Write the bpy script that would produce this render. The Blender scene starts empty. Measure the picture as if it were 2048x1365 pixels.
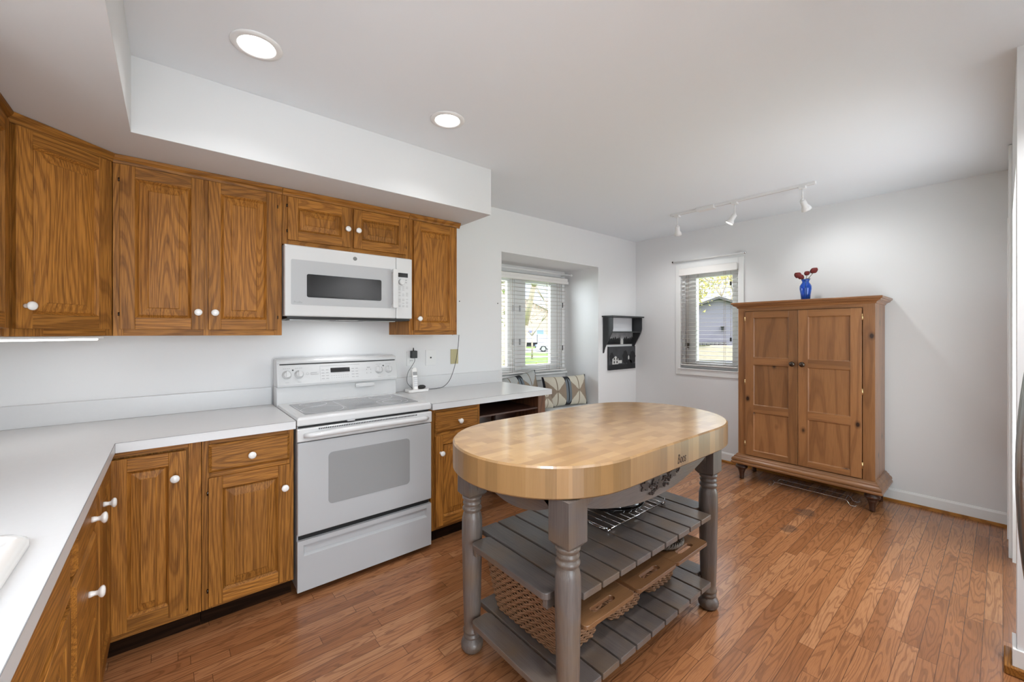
import bpy, bmesh, math, random
from mathutils import Vector, Matrix
R = math.radians
rng = random.Random(7)
scene = bpy.context.scene
COL = scene.collection

# ---------------------------------------------------------------- camera
cam_data = bpy.data.cameras.new('camera')
cam = bpy.data.objects.new('camera', cam_data)
COL.objects.link(cam)
cam.location = (0, 0, 1.35)
cam.rotation_euler = (R(90), 0, R(50.15 - 90))
cam_data.sensor_width = 36
cam_data.lens = 36 * 819.41 / 2048
cam_data.shift_y = -16.43 / 2048
cam_data.clip_start = 0.02
cam_data.clip_end = 500
scene.camera = cam

# ---------------------------------------------------------------- view, world, sun, added fill lamps
scene.view_settings.view_transform = 'Standard'
scene.view_settings.look = 'None'
scene.view_settings.exposure = 0.25
scene.view_settings.gamma = 1.0
scene.view_settings.use_curve_mapping = False

world = bpy.data.worlds.new('sky')
scene.world = world
world.use_nodes = True
wn = world.node_tree
wn.nodes.clear()
wo = wn.nodes.new('ShaderNodeOutputWorld')
wb = wn.nodes.new('ShaderNodeBackground')
wr = wn.nodes.new('ShaderNodeValToRGB')
wt = wn.nodes.new('ShaderNodeTexCoord')
ws = wn.nodes.new('ShaderNodeSeparateXYZ')
wr.color_ramp.elements[0].position = 0.0
wr.color_ramp.elements[0].color = (0.30, 0.30, 0.30, 1)
wr.color_ramp.elements[1].position = 0.40
wr.color_ramp.elements[1].color = (1.0, 1.1, 1.25, 1)
e_ = wr.color_ramp.elements.new(0.14)
e_.color = (0.25, 0.285, 0.345, 1)
wb.inputs[1].default_value = 3.6
wn.links.new(wt.outputs['Generated'], ws.inputs[0])
wn.links.new(ws.outputs[2], wr.inputs[0])
wn.links.new(wr.outputs[0], wb.inputs[0])
wn.links.new(wb.outputs[0], wo.inputs[0])


def lamp(name, kind, loc, rot, energy, color=(1, 1, 1), **kw):
    d = bpy.data.lights.new(name, kind)
    d.energy = energy
    d.color = color
    for k, v in kw.items():
        setattr(d, k, v)
    o = bpy.data.objects.new(name, d)
    COL.objects.link(o)
    o.location = loc
    o.rotation_euler = rot
    return o


lamp('sun', 'SUN', (0, -10, 20), (R(48), 0, R(12)), 1.3, (1.0, 0.96, 0.9), angle=R(1.0))
# added fill lamps at an invented sink window, glass door and side doorway
COOL = (0.85, 0.935, 1.0)
lamp('fill_lamp_left', 'AREA', (-0.98, 0.80, 1.62), (0, R(-90), 0), 6.5, COOL, shape='RECTANGLE', size=0.9, size_y=1.0)
lamp('fill_lamp_rear', 'AREA', (0.2, -2.75, 1.25), (R(90), 0, 0), 92, COOL, shape='RECTANGLE', size=1.8, size_y=2.0)
lamp('fill_lamp_side', 'AREA', (3.28, -0.30, 1.15), (R(104), 0, 0), 18.5, COOL, shape='RECTANGLE', size=1.0, size_y=1.4)


def aim(a, b):
    from mathutils import Vector as V_
    return (V_(b) - V_(a)).to_track_quat('-Z', 'Y').to_euler()


# unseen lamps added outside the two garden windows to brighten reveals and frames
lamp('fill_lamp_alcove', 'AREA', (2.1, 4.7, 2.1), aim((2.1, 4.7, 2.1), (3.3, 3.2, 1.35)), 85, COOL, shape='RECTANGLE', size=1.3, size_y=1.3)
lamp('fill_lamp_right_window', 'AREA', (5.9, 1.0, 2.3), aim((5.9, 1.0, 2.3), (4.3, 2.1, 1.45)), 30, COOL, shape='RECTANGLE', size=1.0, size_y=1.0)

CEIL = 2.48
WB = 2.935      # back wall
WR = 4.46       # right wall
WL = -0.80      # left wall

# ---------------------------------------------------------------- materials
MATS = {}


def nodes_of(name):
    m = bpy.data.materials.new(name)
    m.use_nodes = True
    nt = m.node_tree
    b = nt.nodes['Principled BSDF']
    MATS[name] = m
    return m, nt, b


def plain(name, col, rough=0.5, metal=0.0, bump=0.0, bscale=60, emit=0, trans=0, ior=1.45, coat=0, vary=0.0):
    m, nt, b = nodes_of(name)
    b.inputs['Base Color'].default_value = (*col, 1)
    b.inputs['Roughness'].default_value = rough
    b.inputs['Metallic'].default_value = metal
    b.inputs['IOR'].default_value = ior
    b.inputs['Transmission Weight'].default_value = trans
    b.inputs['Coat Weight'].default_value = coat
    tc = nt.nodes.new('ShaderNodeTexCoord')
    n = nt.nodes.new('ShaderNodeTexNoise')
    n.inputs['Scale'].default_value = bscale
    n.inputs['Detail'].default_value = 3
    nt.links.new(tc.outputs['Object'], n.inputs['Vector'])
    if bump:
        bp = nt.nodes.new('ShaderNodeBump')
        bp.inputs['Strength'].default_value = bump
        bp.inputs['Distance'].default_value = 0.002
        nt.links.new(n.outputs['Fac'], bp.inputs['Height'])
        nt.links.new(bp.outputs[0], b.inputs['Normal'])
    if vary:
        mx = nt.nodes.new('ShaderNodeMixRGB')
        mx.inputs[1].default_value = (*[c * (1 - vary) for c in col], 1)
        mx.inputs[2].default_value = (*[min(1, c * (1 + vary)) for c in col], 1)
        nt.links.new(n.outputs['Fac'], mx.inputs[0])
        nt.links.new(mx.outputs[0], b.inputs['Base Color'])
    if emit:
        b.inputs['Emission Color'].default_value = (*col, 1)
        b.inputs['Emission Strength'].default_value = emit
    return m


def math_node(nt, op, a, b=None, c=None):
    n = nt.nodes.new('ShaderNodeMath')
    n.operation = op
    for i, v in enumerate((a, b, c)):
        if v is None:
            continue
        if isinstance(v, (int, float)):
            n.inputs[i].default_value = v
        else:
            nt.links.new(v, n.inputs[i])
    return n.outputs[0]


def ramp(nt, fac, stops, interp='LINEAR'):
    r = nt.nodes.new('ShaderNodeValToRGB')
    r.color_ramp.interpolation = interp
    e = r.color_ramp.elements
    e[0].position, e[0].color = stops[0][0], (*stops[0][1], 1)
    e[1].position, e[1].color = stops[-1][0], (*stops[-1][1], 1)
    for p, c in stops[1:-1]:
        x = e.new(p)
        x.color = (*c, 1)
    nt.links.new(fac, r.inputs[0])
    return r.outputs[0]


def mixc(nt, fac, a, b, mode='MIX'):
    m = nt.nodes.new('ShaderNodeMixRGB')
    m.blend_type = mode
    for i, v in ((0, fac), (1, a), (2, b)):
        if isinstance(v, (int, float)):
            m.inputs[i].default_value = v
        elif isinstance(v, tuple):
            m.inputs[i].default_value = (*v, 1)
        else:
            nt.links.new(v, m.inputs[i])
    return m.outputs[0]


def wood(name, axis, light, mid, dark, along=1.3, across=11.0, rings=46, ring_amt=0.7, pore=0.45, rough=0.38,
         coat=0.15, tone=0.16, knots=False, bump=0.25, wear=None, spec=0.5):
    """procedural timber, grain running along the object's own x, y or z"""
    m, nt, b = nodes_of(name)
    tc = nt.nodes.new('ShaderNodeTexCoord')
    at = nt.nodes.new('ShaderNodeAttribute')
    at.attribute_name = 'seed'
    comb = nt.nodes.new('ShaderNodeCombineXYZ')
    nt.links.new(math_node(nt, 'MULTIPLY', at.outputs['Fac'], 13.7), comb.inputs[0])
    nt.links.new(math_node(nt, 'MULTIPLY', at.outputs['Fac'], 29.3), comb.inputs[1])
    nt.links.new(math_node(nt, 'MULTIPLY', at.outputs['Fac'], 47.1), comb.inputs[2])
    va = nt.nodes.new('ShaderNodeVectorMath')
    va.operation = 'ADD'
    nt.links.new(tc.outputs['Object'], va.inputs[0])
    nt.links.new(comb.outputs[0], va.inputs[1])

    def scaled(al, ac):
        mp = nt.nodes.new('ShaderNodeMapping')
        s = [ac, ac, ac]
        s['xyz'.index(axis)] = al
        mp.inputs['Scale'].default_value = s
        nt.links.new(va.outputs[0], mp.inputs['Vector'])
        return mp.outputs[0]
    n1 = nt.nodes.new('ShaderNodeTexNoise')
    n1.inputs['Scale'].default_value = 1
    n1.inputs['Detail'].default_value = 1.0
    n1.inputs['Roughness'].default_value = 0.4
    n1.inputs['Distortion'].default_value = 0.0
    nt.links.new(scaled(along, across), n1.inputs['Vector'])
    s = math_node(nt, 'SINE', math_node(nt, 'MULTIPLY', n1.outputs['Fac'], rings))
    r = ramp(nt, math_node(nt, 'MULTIPLY_ADD', s, 0.5, 0.5), [(0.0, (0, 0, 0)), (0.55, (0.12,) * 3), (0.90, (1, 1, 1)), (1.0, (0.8,) * 3)])
    n2 = nt.nodes.new('ShaderNodeTexNoise')
    n2.inputs['Scale'].default_value = 1
    n2.inputs['Detail'].default_value = 2
    nt.links.new(scaled(9, 330), n2.inputs['Vector'])
    p = ramp(nt, n2.outputs['Fac'], [(0.42, (0, 0, 0)), (0.66, (1, 1, 1))])
    n3 = nt.nodes.new('ShaderNodeTexNoise')
    n3.inputs['Scale'].default_value = 1
    n3.inputs['Detail'].default_value = 2
    nt.links.new(scaled(1.6, 5), n3.inputs['Vector'])
    base = mixc(nt, n3.outputs['Fac'], light, mid)
    c = mixc(nt, math_node(nt, 'MULTIPLY', r, ring_amt), base, dark)
    c = mixc(nt, math_node(nt, 'MULTIPLY', p, pore), c, tuple(x * 0.75 for x in dark))
    hs = nt.nodes.new('ShaderNodeHueSaturation')
    wn_ = nt.nodes.new('ShaderNodeTexWhiteNoise')
    wn_.noise_dimensions = '1D'
    nt.links.new(math_node(nt, 'MULTIPLY', at.outputs['Fac'], 91.7), wn_.inputs['W'])
    nt.links.new(math_node(nt, 'MULTIPLY_ADD', wn_.outputs['Value'], tone * 2, 1 - tone), hs.inputs['Value'])
    nt.links.new(c, hs.inputs['Color'])
    c = hs.outputs[0]
    if wear:
        n4 = nt.nodes.new('ShaderNodeTexNoise')
        n4.inputs['Scale'].default_value = 7
        n4.inputs['Detail'].default_value = 5
        nt.links.new(va.outputs[0], n4.inputs['Vector'])
        c = mixc(nt, ramp(nt, n4.outputs['Fac'], [(0.45, (0, 0, 0)), (0.72, (0.75,) * 3)]), c, wear)
    if knots:
        v = nt.nodes.new('ShaderNodeTexVoronoi')
        v.inputs['Scale'].default_value = 1
        mp = nt.nodes.new('ShaderNodeMapping')
        sc = [6.5, 6.5, 6.5]
        sc['xyz'.index(axis)] = 4.2
        mp.inputs['Scale'].default_value = sc
        nt.links.new(va.outputs[0], mp.inputs['Vector'])
        nt.links.new(mp.outputs[0], v.inputs['Vector'])
        k = ramp(nt, v.outputs['Distance'], [(0.06, (1, 1, 1)), (0.10, (0.4,) * 3), (0.17, (0, 0, 0))])
        c = mixc(nt, k, c, (0.03, 0.012, 0.006))
    nt.links.new(c, b.inputs['Base Color'])
    b.inputs['Roughness'].default_value = rough
    b.inputs['Coat Weight'].default_value = coat
    b.inputs['Coat Roughness'].default_value = 0.2
    b.inputs['Specular IOR Level'].default_value = spec
    if bump:
        bp = nt.nodes.new('ShaderNodeBump')
        bp.inputs['Strength'].default_value = bump
        bp.inputs['Distance'].default_value = 0.001
        nt.links.new(math_node(nt, 'MULTIPLY', p, -1.0), bp.inputs['Height'])
        nt.links.new(bp.outputs[0], b.inputs['Normal'])
    return m


def floor_material():
    m, nt, b = nodes_of('oak_strip_floor')
    tc = nt.nodes.new('ShaderNodeTexCoord')
    sp = nt.nodes.new('ShaderNodeSeparateXYZ')
    nt.links.new(tc.outputs['Object'], sp.inputs[0])
    x, y = sp.outputs[0], sp.outputs[1]
    rowf = math_node(nt, 'DIVIDE', y, 0.0572)
    row = math_node(nt, 'FLOOR', rowf)
    w1 = nt.nodes.new('ShaderNodeTexWhiteNoise')
    w1.noise_dimensions = '1D'
    nt.links.new(row, w1.inputs['W'])
    xs = math_node(nt, 'ADD', math_node(nt, 'DIVIDE', x, 0.62), math_node(nt, 'MULTIPLY', w1.outputs['Value'], 9.0))
    col = math_node(nt, 'FLOOR', xs)
    cmb = nt.nodes.new('ShaderNodeCombineXYZ')
    nt.links.new(row, cmb.inputs[0])
    nt.links.new(col, cmb.inputs[1])
    w2 = nt.nodes.new('ShaderNodeTexWhiteNoise')
    w2.noise_dimensions = '2D'
    nt.links.new(cmb.outputs[0], w2.inputs['Vector'])
    idv = w2.outputs['Value']
    # grain
    g = nt.nodes.new('ShaderNodeCombineXYZ')
    nt.links.new(math_node(nt, 'ADD', math_node(nt, 'MULTIPLY', x, 1.7), math_node(nt, 'MULTIPLY', idv, 71.0)), g.inputs[0])
    nt.links.new(math_node(nt, 'MULTIPLY', y, 15.0), g.inputs[1])
    nt.links.new(math_node(nt, 'MULTIPLY', idv, 33.0), g.inputs[2])
    n1 = nt.nodes.new('ShaderNodeTexNoise')
    n1.inputs['Scale'].default_value = 1
    n1.inputs['Detail'].default_value = 1.5
    n1.inputs['Distortion'].default_value = 0.35
    nt.links.new(g.outputs[0], n1.inputs['Vector'])
    s = math_node(nt, 'SINE', math_node(nt, 'MULTIPLY', n1.outputs['Fac'], 78))
    r = ramp(nt, math_node(nt, 'MULTIPLY_ADD', s, 0.5, 0.5), [(0.0, (0, 0, 0)), (0.72, (0.10,) * 3), (0.93, (1, 1, 1)), (1.0, (0.8,) * 3)])
    g2 = nt.nodes.new('ShaderNodeCombineXYZ')
    nt.links.new(math_node(nt, 'MULTIPLY', x, 14.0), g2.inputs[0])
    nt.links.new(math_node(nt, 'MULTIPLY', y, 420.0), g2.inputs[1])
    n2 = nt.nodes.new('ShaderNodeTexNoise')
    n2.inputs['Scale'].default_value = 1
    n2.inputs['Detail'].default_value = 2
    nt.links.new(g2.outputs[0], n2.inputs['Vector'])
    p = ramp(nt, n2.outputs['Fac'], [(0.45, (0, 0, 0)), (0.68, (1, 1, 1))])
    plank = ramp(nt, idv, [(0.0, (0.28, 0.108, 0.04)), (0.35, (0.36, 0.148, 0.058)), (0.7, (0.40, 0.17, 0.07)), (1.0, (0.46, 0.215, 0.098))])
    c = mixc(nt, math_node(nt, 'MULTIPLY', r, 0.55), plank, (0.15, 0.055, 0.022))
    c = mixc(nt, math_node(nt, 'MULTIPLY', p, 0.35), c, (0.13, 0.05, 0.02))
    # dark water stains on the boards in front of the tall cabinet
    for cx, cy, rx, ry in ((3.66, 0.95, 0.22, 0.13), (3.27, 0.95, 0.17, 0.09)):
        dx = math_node(nt, 'DIVIDE', math_node(nt, 'SUBTRACT', x, cx), rx)
        dy = math_node(nt, 'DIVIDE', math_node(nt, 'SUBTRACT', y, cy), ry)
        d = math_node(nt, 'SQRT', math_node(nt, 'ADD', math_node(nt, 'MULTIPLY', dx, dx), math_node(nt, 'MULTIPLY', dy, dy)))
        n5 = nt.nodes.new('ShaderNodeTexNoise')
        n5.inputs['Scale'].default_value = 14
        nt.links.new(tc.outputs['Object'], n5.inputs['Vector'])
        d = math_node(nt, 'ADD', d, math_node(nt, 'MULTIPLY', n5.outputs['Fac'], 0.9))
        k = ramp(nt, d, [(0.75, (0.6,) * 3), (1.35, (0, 0, 0))])
        c = mixc(nt, k, c, (0.07, 0.045, 0.035))
    # seams
    fy = math_node(nt, 'FRACT', rowf)
    fx = math_node(nt, 'FRACT', xs)
    sy = math_node(nt, 'LESS_THAN', math_node(nt, 'MINIMUM', fy, math_node(nt, 'SUBTRACT', 1.0, fy)), 0.018)
    sx = math_node(nt, 'LESS_THAN', math_node(nt, 'MINIMUM', fx, math_node(nt, 'SUBTRACT', 1.0, fx)), 0.0016)
    seam = math_node(nt, 'MAXIMUM', sy, sx)
    c = mixc(nt, math_node(nt, 'MULTIPLY', seam, 0.75), c, (0.05, 0.02, 0.01))
    nt.links.new(c, b.inputs['Base Color'])
    b.inputs['Roughness'].default_value = 0.27
    b.inputs['Coat Weight'].default_value = 0.25
    b.inputs['Coat Roughness'].default_value = 0.12
    n6 = nt.nodes.new('ShaderNodeTexNoise')
    n6.inputs['Scale'].default_value = 6
    nt.links.new(tc.outputs['Object'], n6.inputs['Vector'])
    h = math_node(nt, 'ADD', math_node(nt, 'MULTIPLY', seam, -1.0), math_node(nt, 'ADD', math_node(nt, 'MULTIPLY', p, -0.25), math_node(nt, 'MULTIPLY', n6.outputs['Fac'], 0.6)))
    bp = nt.nodes.new('ShaderNodeBump')
    bp.inputs['Strength'].default_value = 0.35
    bp.inputs['Distance'].default_value = 0.0012
    nt.links.new(h, bp.inputs['Height'])
    nt.links.new(bp.outputs[0], b.inputs['Normal'])
    return m


def block_top_material():
    """maple butcher block seen from above: short staves glued in rows along x"""
    m, nt, b = nodes_of('maple_block_top')
    tc = nt.nodes.new('ShaderNodeTexCoord')
    sp = nt.nodes.new('ShaderNodeSeparateXYZ')
    nt.links.new(tc.outputs['Object'], sp.inputs[0])
    x, y = sp.outputs[0], sp.outputs[1]
    row = math_node(nt, 'FLOOR', math_node(nt, 'DIVIDE', y, 0.037))
    w1 = nt.nodes.new('ShaderNodeTexWhiteNoise')
    w1.noise_dimensions = '1D'
    nt.links.new(row, w1.inputs['W'])
    col = math_node(nt, 'FLOOR', math_node(nt, 'ADD', math_node(nt, 'DIVIDE', x, 0.075), math_node(nt, 'MULTIPLY', w1.outputs['Value'], 9.0)))
    cmb = nt.nodes.new('ShaderNodeCombineXYZ')
    nt.links.new(row, cmb.inputs[0])
    nt.links.new(col, cmb.inputs[1])
    w2 = nt.nodes.new('ShaderNodeTexWhiteNoise')
    w2.noise_dimensions = '2D'
    nt.links.new(cmb.outputs[0], w2.inputs['Vector'])
    c = ramp(nt, w2.outputs['Value'], [(0, (0.34, 0.18, 0.062)), (0.5, (0.42, 0.235, 0.085)), (1, (0.50, 0.30, 0.12))])
    n = nt.nodes.new('ShaderNodeTexNoise')
    n.inputs['Scale'].default_value = 1
    n.inputs['Detail'].default_value = 4
    mp = nt.nodes.new('ShaderNodeMapping')
    mp.inputs['Scale'].default_value = (9, 60, 9)
    nt.links.new(tc.outputs['Object'], mp.inputs['Vector'])
    nt.links.new(mp.outputs[0], n.inputs['Vector'])
    c = mixc(nt, math_node(nt, 'MULTIPLY', ramp(nt, n.outputs['Fac'], [(0.45, (0, 0, 0)), (0.75, (1, 1, 1))]), 0.35), c, (0.40, 0.22, 0.10))
    nt.links.new(c, b.inputs['Base Color'])
    b.inputs['Roughness'].default_value = 0.3
    b.inputs['Coat Weight'].default_value = 0.6
    b.inputs['Coat Roughness'].default_value = 0.13
    n2 = nt.nodes.new('ShaderNodeTexNoise')
    n2.inputs['Scale'].default_value = 25
    nt.links.new(tc.outputs['Object'], n2.inputs['Vector'])
    bp = nt.nodes.new('ShaderNodeBump')
    bp.inputs['Strength'].default_value = 0.05
    bp.inputs['Distance'].default_value = 0.002
    nt.links.new(n2.outputs['Fac'], bp.inputs['Height'])
    nt.links.new(bp.outputs[0], b.inputs['Normal'])
    return m


OAK = dict(light=(0.47, 0.20, 0.038), mid=(0.35, 0.138, 0.024), dark=(0.12, 0.04, 0.007), rings=150, along=0.7, across=6.5, ring_amt=0.52, pore=0.6, rough=0.42, coat=0.0, spec=0.2)
oak_z = wood('oak_upright_grain', 'z', **OAK)
oak_x = wood('oak_level_grain', 'x', **OAK)
oak_y = wood('oak_cross_grain', 'y', **OAK)
PINE = dict(light=(0.37, 0.168, 0.064), mid=(0.25, 0.105, 0.038), dark=(0.11, 0.042, 0.016), spec=0.35, rings=26, ring_amt=0.4, pore=0.22, along=0.9, across=9, rough=0.34, coat=0.3)
pine_z = wood('pine_upright_grain', 'z', knots=True, **PINE)
pine_y = wood('pine_level_grain', 'y', **PINE)
GREY = dict(light=(0.155, 0.13, 0.115), mid=(0.115, 0.098, 0.09), dark=(0.07, 0.06, 0.058), rings=20, ring_amt=0.3, pore=0.35, rough=0.36, coat=0.2, wear=(0.155, 0.10, 0.055), tone=0.1)
grey_z = wood('grey_stain_upright', 'z', **GREY)
grey_x = wood('grey_stain_lengthwise', 'x', **GREY)
grey_y = wood('grey_stain_slat', 'y', **GREY)
maple_side = wood('maple_block_side', 'z', light=(0.34, 0.20, 0.083), mid=(0.28, 0.155, 0.06), dark=(0.19, 0.098, 0.036), rings=14, ring_amt=0.2, pore=0.12, rough=0.35, coat=0.25, tone=0.24, bump=0.05)
handle_wood = wood('basket_handle_wood', 'x', light=(0.20, 0.10, 0.042), mid=(0.16, 0.072, 0.028), dark=(0.09, 0.036, 0.014), rings=18, ring_amt=0.3, pore=0.15, rough=0.35, tone=0.05)
shoe_wood = wood('shoe_moulding_wood', 'y', **OAK)
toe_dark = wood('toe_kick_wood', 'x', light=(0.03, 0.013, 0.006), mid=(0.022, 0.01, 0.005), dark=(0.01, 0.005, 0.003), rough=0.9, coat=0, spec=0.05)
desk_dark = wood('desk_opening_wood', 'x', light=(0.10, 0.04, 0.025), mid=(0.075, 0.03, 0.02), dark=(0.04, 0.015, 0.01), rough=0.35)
floor_mat = floor_material()
maple_top = block_top_material()
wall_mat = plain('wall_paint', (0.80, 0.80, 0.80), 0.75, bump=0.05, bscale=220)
ceil_mat = plain('ceiling_paint', (0.84, 0.88, 0.915), 0.9, bump=0.05, bscale=180)  # blue tint put in to cancel warm bounce off the wood
trim_mat = plain('white_trim_paint', (0.84, 0.84, 0.83), 0.4, bump=0.02)
laminate = plain('white_laminate', (0.69, 0.69, 0.69), 0.3, bump=0.01, vary=0.02)
lam_edge = plain('laminate_seam', (0.25, 0.25, 0.25), 0.5)
enamel = plain('white_enamel', (0.66, 0.66, 0.655), 0.22, coat=0.3)
enamel_g = plain('soft_white_enamel', (0.46, 0.465, 0.47), 0.3)
ceramic = plain('white_ceramic', (0.86, 0.84, 0.81), 0.15, coat=0.5)
oven_glass = plain('grey_oven_glass', (0.30, 0.30, 0.30), 0.15)
cook_glass = plain('grey_cooktop_glass', (0.24, 0.24, 0.245), 0.08, bump=0.0, vary=0.25, bscale=400)
burner_mat = plain('burner_ring_print', (0.62, 0.62, 0.62), 0.2)
black_glass = plain('black_glass', (0.015, 0.015, 0.017), 0.06, coat=0.5)
black_pl = plain('black_plastic', (0.02, 0.02, 0.02), 0.4)
dark_gap = plain('dark_recess', (0.012, 0.012, 0.012), 0.7)
print_grey = plain('grey_print', (0.35, 0.35, 0.35), 0.5)
badge_grey = plain('grey_badge', (0.22, 0.22, 0.21), 0.3, metal=0.6)
chrome = plain('chrome', (0.75, 0.75, 0.76), 0.12, metal=1)
steel = plain('brushed_steel', (0.42, 0.42, 0.42), 0.28, metal=1, bump=0.3, bscale=90)
brass = plain('brass', (0.75, 0.55, 0.28), 0.3, metal=1)
bronze = plain('dark_bronze', (0.09, 0.07, 0.055), 0.22, metal=0.9)
slat_mat = plain('blind_slat_shaded', (0.55, 0.52, 0.49), 0.5)  # white slats greyed: their backlit shade is put into the colour
blind_mat = plain('white_blind', (0.82, 0.80, 0.77), 0.5)
cord_tan = plain('blind_cord', (0.35, 0.24, 0.16), 0.7)
tan_plate = plain('tan_plate', (0.50, 0.44, 0.24), 0.45)
outlet_mat = plain('white_plate', (0.80, 0.80, 0.79), 0.4)
lamp_on = plain('lit_lens', (1.0, 0.98, 0.95), 0.5, emit=6)
tube_on = plain('lit_tube', (1.0, 0.97, 0.92), 0.5, emit=4)
window_glass = bpy.data.materials.new('window_glass')
window_glass.use_nodes = True
_n = window_glass.node_tree
_n.nodes.clear()
_o, _mx, _t, _g, _f = (_n.nodes.new('ShaderNode' + k) for k in ('OutputMaterial', 'MixShader', 'BsdfTransparent', 'BsdfGlossy', 'LayerWeight'))
_g.inputs['Roughness'].default_value = 0.0
_f.inputs['Blend'].default_value = 0.12
_n.links.new(_f.outputs['Fresnel'], _mx.inputs[0])
_n.links.new(_t.outputs[0], _mx.inputs[1])
_n.links.new(_g.outputs[0], _mx.inputs[2])
_n.links.new(_mx.outputs[0], _o.inputs[0])
black_wood = plain('black_painted_wood', (0.035, 0.037, 0.04), 0.42, bump=0.1, vary=0.3, bscale=30)
handset_grey = plain('silver_plastic', (0.55, 0.55, 0.56), 0.4)


# ---------------------------------------------------------------- mesh builder
class MB:
    def __init__(s):
        s.v, s.f, s.m, s.s, s.sm = [], [], [], [], []

    def add(s, verts, faces, mat=0, seed=None, smooth=False, M=None):
        k = len(s.v)
        seed = rng.random() if seed is None else seed
        if M is not None:
            verts = [tuple(M @ Vector(p)) for p in verts]
        s.v += [tuple(p) for p in verts]
        for f in faces:
            s.f.append([k + i for i in f])
            s.m.append(mat)
            s.s.append(seed)
            s.sm.append(smooth)
        return s

    def box(s, x0, x1, y0, y1, z0, z1, mat=0, seed=None, M=None):
        x0, x1 = min(x0, x1), max(x0, x1)
        y0, y1 = min(y0, y1), max(y0, y1)
        z0, z1 = min(z0, z1), max(z0, z1)
        V = [(x0, y0, z0), (x1, y0, z0), (x1, y1, z0), (x0, y1, z0), (x0, y0, z1), (x1, y0, z1), (x1, y1, z1), (x0, y1, z1)]
        F = [(0, 3, 2, 1), (4, 5, 6, 7), (0, 1, 5, 4), (1, 2, 6, 5), (2, 3, 7, 6), (3, 0, 4, 7)]
        return s.add(V, F, mat, seed, M=M)

    def loft(s, rings, mat=0, cap0=True, cap1=True, seed=None, smooth=False, closed=False, M=None):
        n = len(rings[0])
        V = [p for r in rings for p in r]
        F = []
        L = len(rings)
        for i in range(L if closed else L - 1):
            a, b = i * n, ((i + 1) % L) * n
            for j in range(n):
                F.append((a + j, a + (j + 1) % n, b + (j + 1) % n, b + j))
        seed = rng.random() if seed is None else seed
        s.add(V, F, mat, seed, smooth, M)
        k = len(s.v) - len(V)
        if not closed:
            if cap0:
                s.f.append([k + i for i in reversed(range(n))]); s.m.append(mat); s.s.append(seed); s.sm.append(False)
            if cap1:
                s.f.append([k + (L - 1) * n + i for i in range(n)]); s.m.append(mat); s.s.append(seed); s.sm.append(False)
        return s

    def prism(s, poly, axis, a0, a1, mat=0, seed=None, smooth=False, M=None):
        """poly: 2D points; axis 'x': (y,z), 'y': (x,z), 'z': (x,y)"""
        def P(p, a):
            return {'x': (a, p[0], p[1]), 'y': (p[0], a, p[1]), 'z': (p[0], p[1], a)}[axis]
        return s.loft([[P(p, a0) for p in poly], [P(p, a1) for p in poly]], mat, seed=seed, smooth=smooth, M=M)

    def lathe(s, prof, c=(0, 0, 0), segs=24, mat=0, axis='z', smooth=True, seed=None, M=None, closed=False):
        rings = []
        for r, h in prof:
            ring = []
            for i in range(segs):
                a = 2 * math.pi * i / segs
                x, y = r * math.cos(a), r * math.sin(a)
                p = {'z': (x, y, h), 'y': (x, h, -y), 'x': (h, x, y)}[axis]
                ring.append((p[0] + c[0], p[1] + c[1], p[2] + c[2]))
            rings.append(ring)
        return s.loft(rings, mat, smooth=smooth, seed=seed, M=M, closed=closed)

    def tube(s, pts, r, segs=8, mat=0, closed=False, seed=None, flat=None, caps=True):
        pts = [Vector(p) for p in pts]
        n = len(pts)
        rings = []
        up = Vector((0, 0, 1))
        prev = None
        for i, p in enumerate(pts):
            if closed:
                t = pts[(i + 1) % n] - pts[i - 1]
            else:
                t = pts[min(i + 1, n - 1)] - pts[max(i - 1, 0)]
            t.normalize()
            if prev is None:
                a = t.cross(up)
                if a.length < 1e-3:
                    a = t.cross(Vector((1, 0, 0)))
            else:
                a = prev - t * prev.dot(t)
            a.normalize()
            prev = a
            b = t.cross(a)
            rr = r[i] if isinstance(r, (list, tuple)) else r
            fl = flat or 1
            rings.append([tuple(p + a * (rr * math.cos(2 * math.pi * k / segs)) + b * (rr * fl * math.sin(2 * math.pi * k / segs))) for k in range(segs)])
        return s.loft(rings, mat, smooth=True, closed=closed, seed=seed, cap0=caps, cap1=caps)

    def sphere(s, c, r, segs=12, mat=0, sc=(1, 1, 1), seed=None):
        rings = []
        n = max(4, segs // 2)
        for i in range(1, n):
            a = math.pi * i / n
            rings.append([(c[0] + r * sc[0] * math.sin(a) * math.cos(2 * math.pi * k / segs), c[1] + r * sc[1] * math.sin(a) * math.sin(2 * math.pi * k / segs), c[2] - r * sc[2] * math.cos(a)) for k in range(segs)])
        return s.loft(rings, mat, smooth=True, seed=seed)

    def build(s, name, mats, parent=None, bevel=0, seg=2, raw=False, loc=None):
        me = bpy.data.meshes.new(name)
        off = Vector(OFF.get(parent.name, (0, 0, 0))) if (parent is not None and not raw) else Vector((0, 0, 0))
        if parent is None and loc is not None:
            off = Vector(loc)
        me.from_pydata([tuple(Vector(p) - off) for p in s.v], [], s.f)
        for m in (mats if isinstance(mats, (list, tuple)) else [mats]):
            me.materials.append(m)
        me.polygons.foreach_set('material_index', s.m)
        me.polygons.foreach_set('use_smooth', s.sm)
        a = me.attributes.new('seed', 'FLOAT', 'FACE')
        a.data.foreach_set('value', s.s)
        me.update()
        bm = bmesh.new()
        bm.from_mesh(me)
        bmesh.ops.recalc_face_normals(bm, faces=bm.faces)
        bm.to_mesh(me)
        bm.free()
        o = bpy.data.objects.new(name, me)
        COL.objects.link(o)
        if parent is not None:
            o.parent = parent
            OFF[o.name] = tuple(off)
        elif loc is not None:
            o.location = loc
            OFF[o.name] = tuple(loc)
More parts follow.
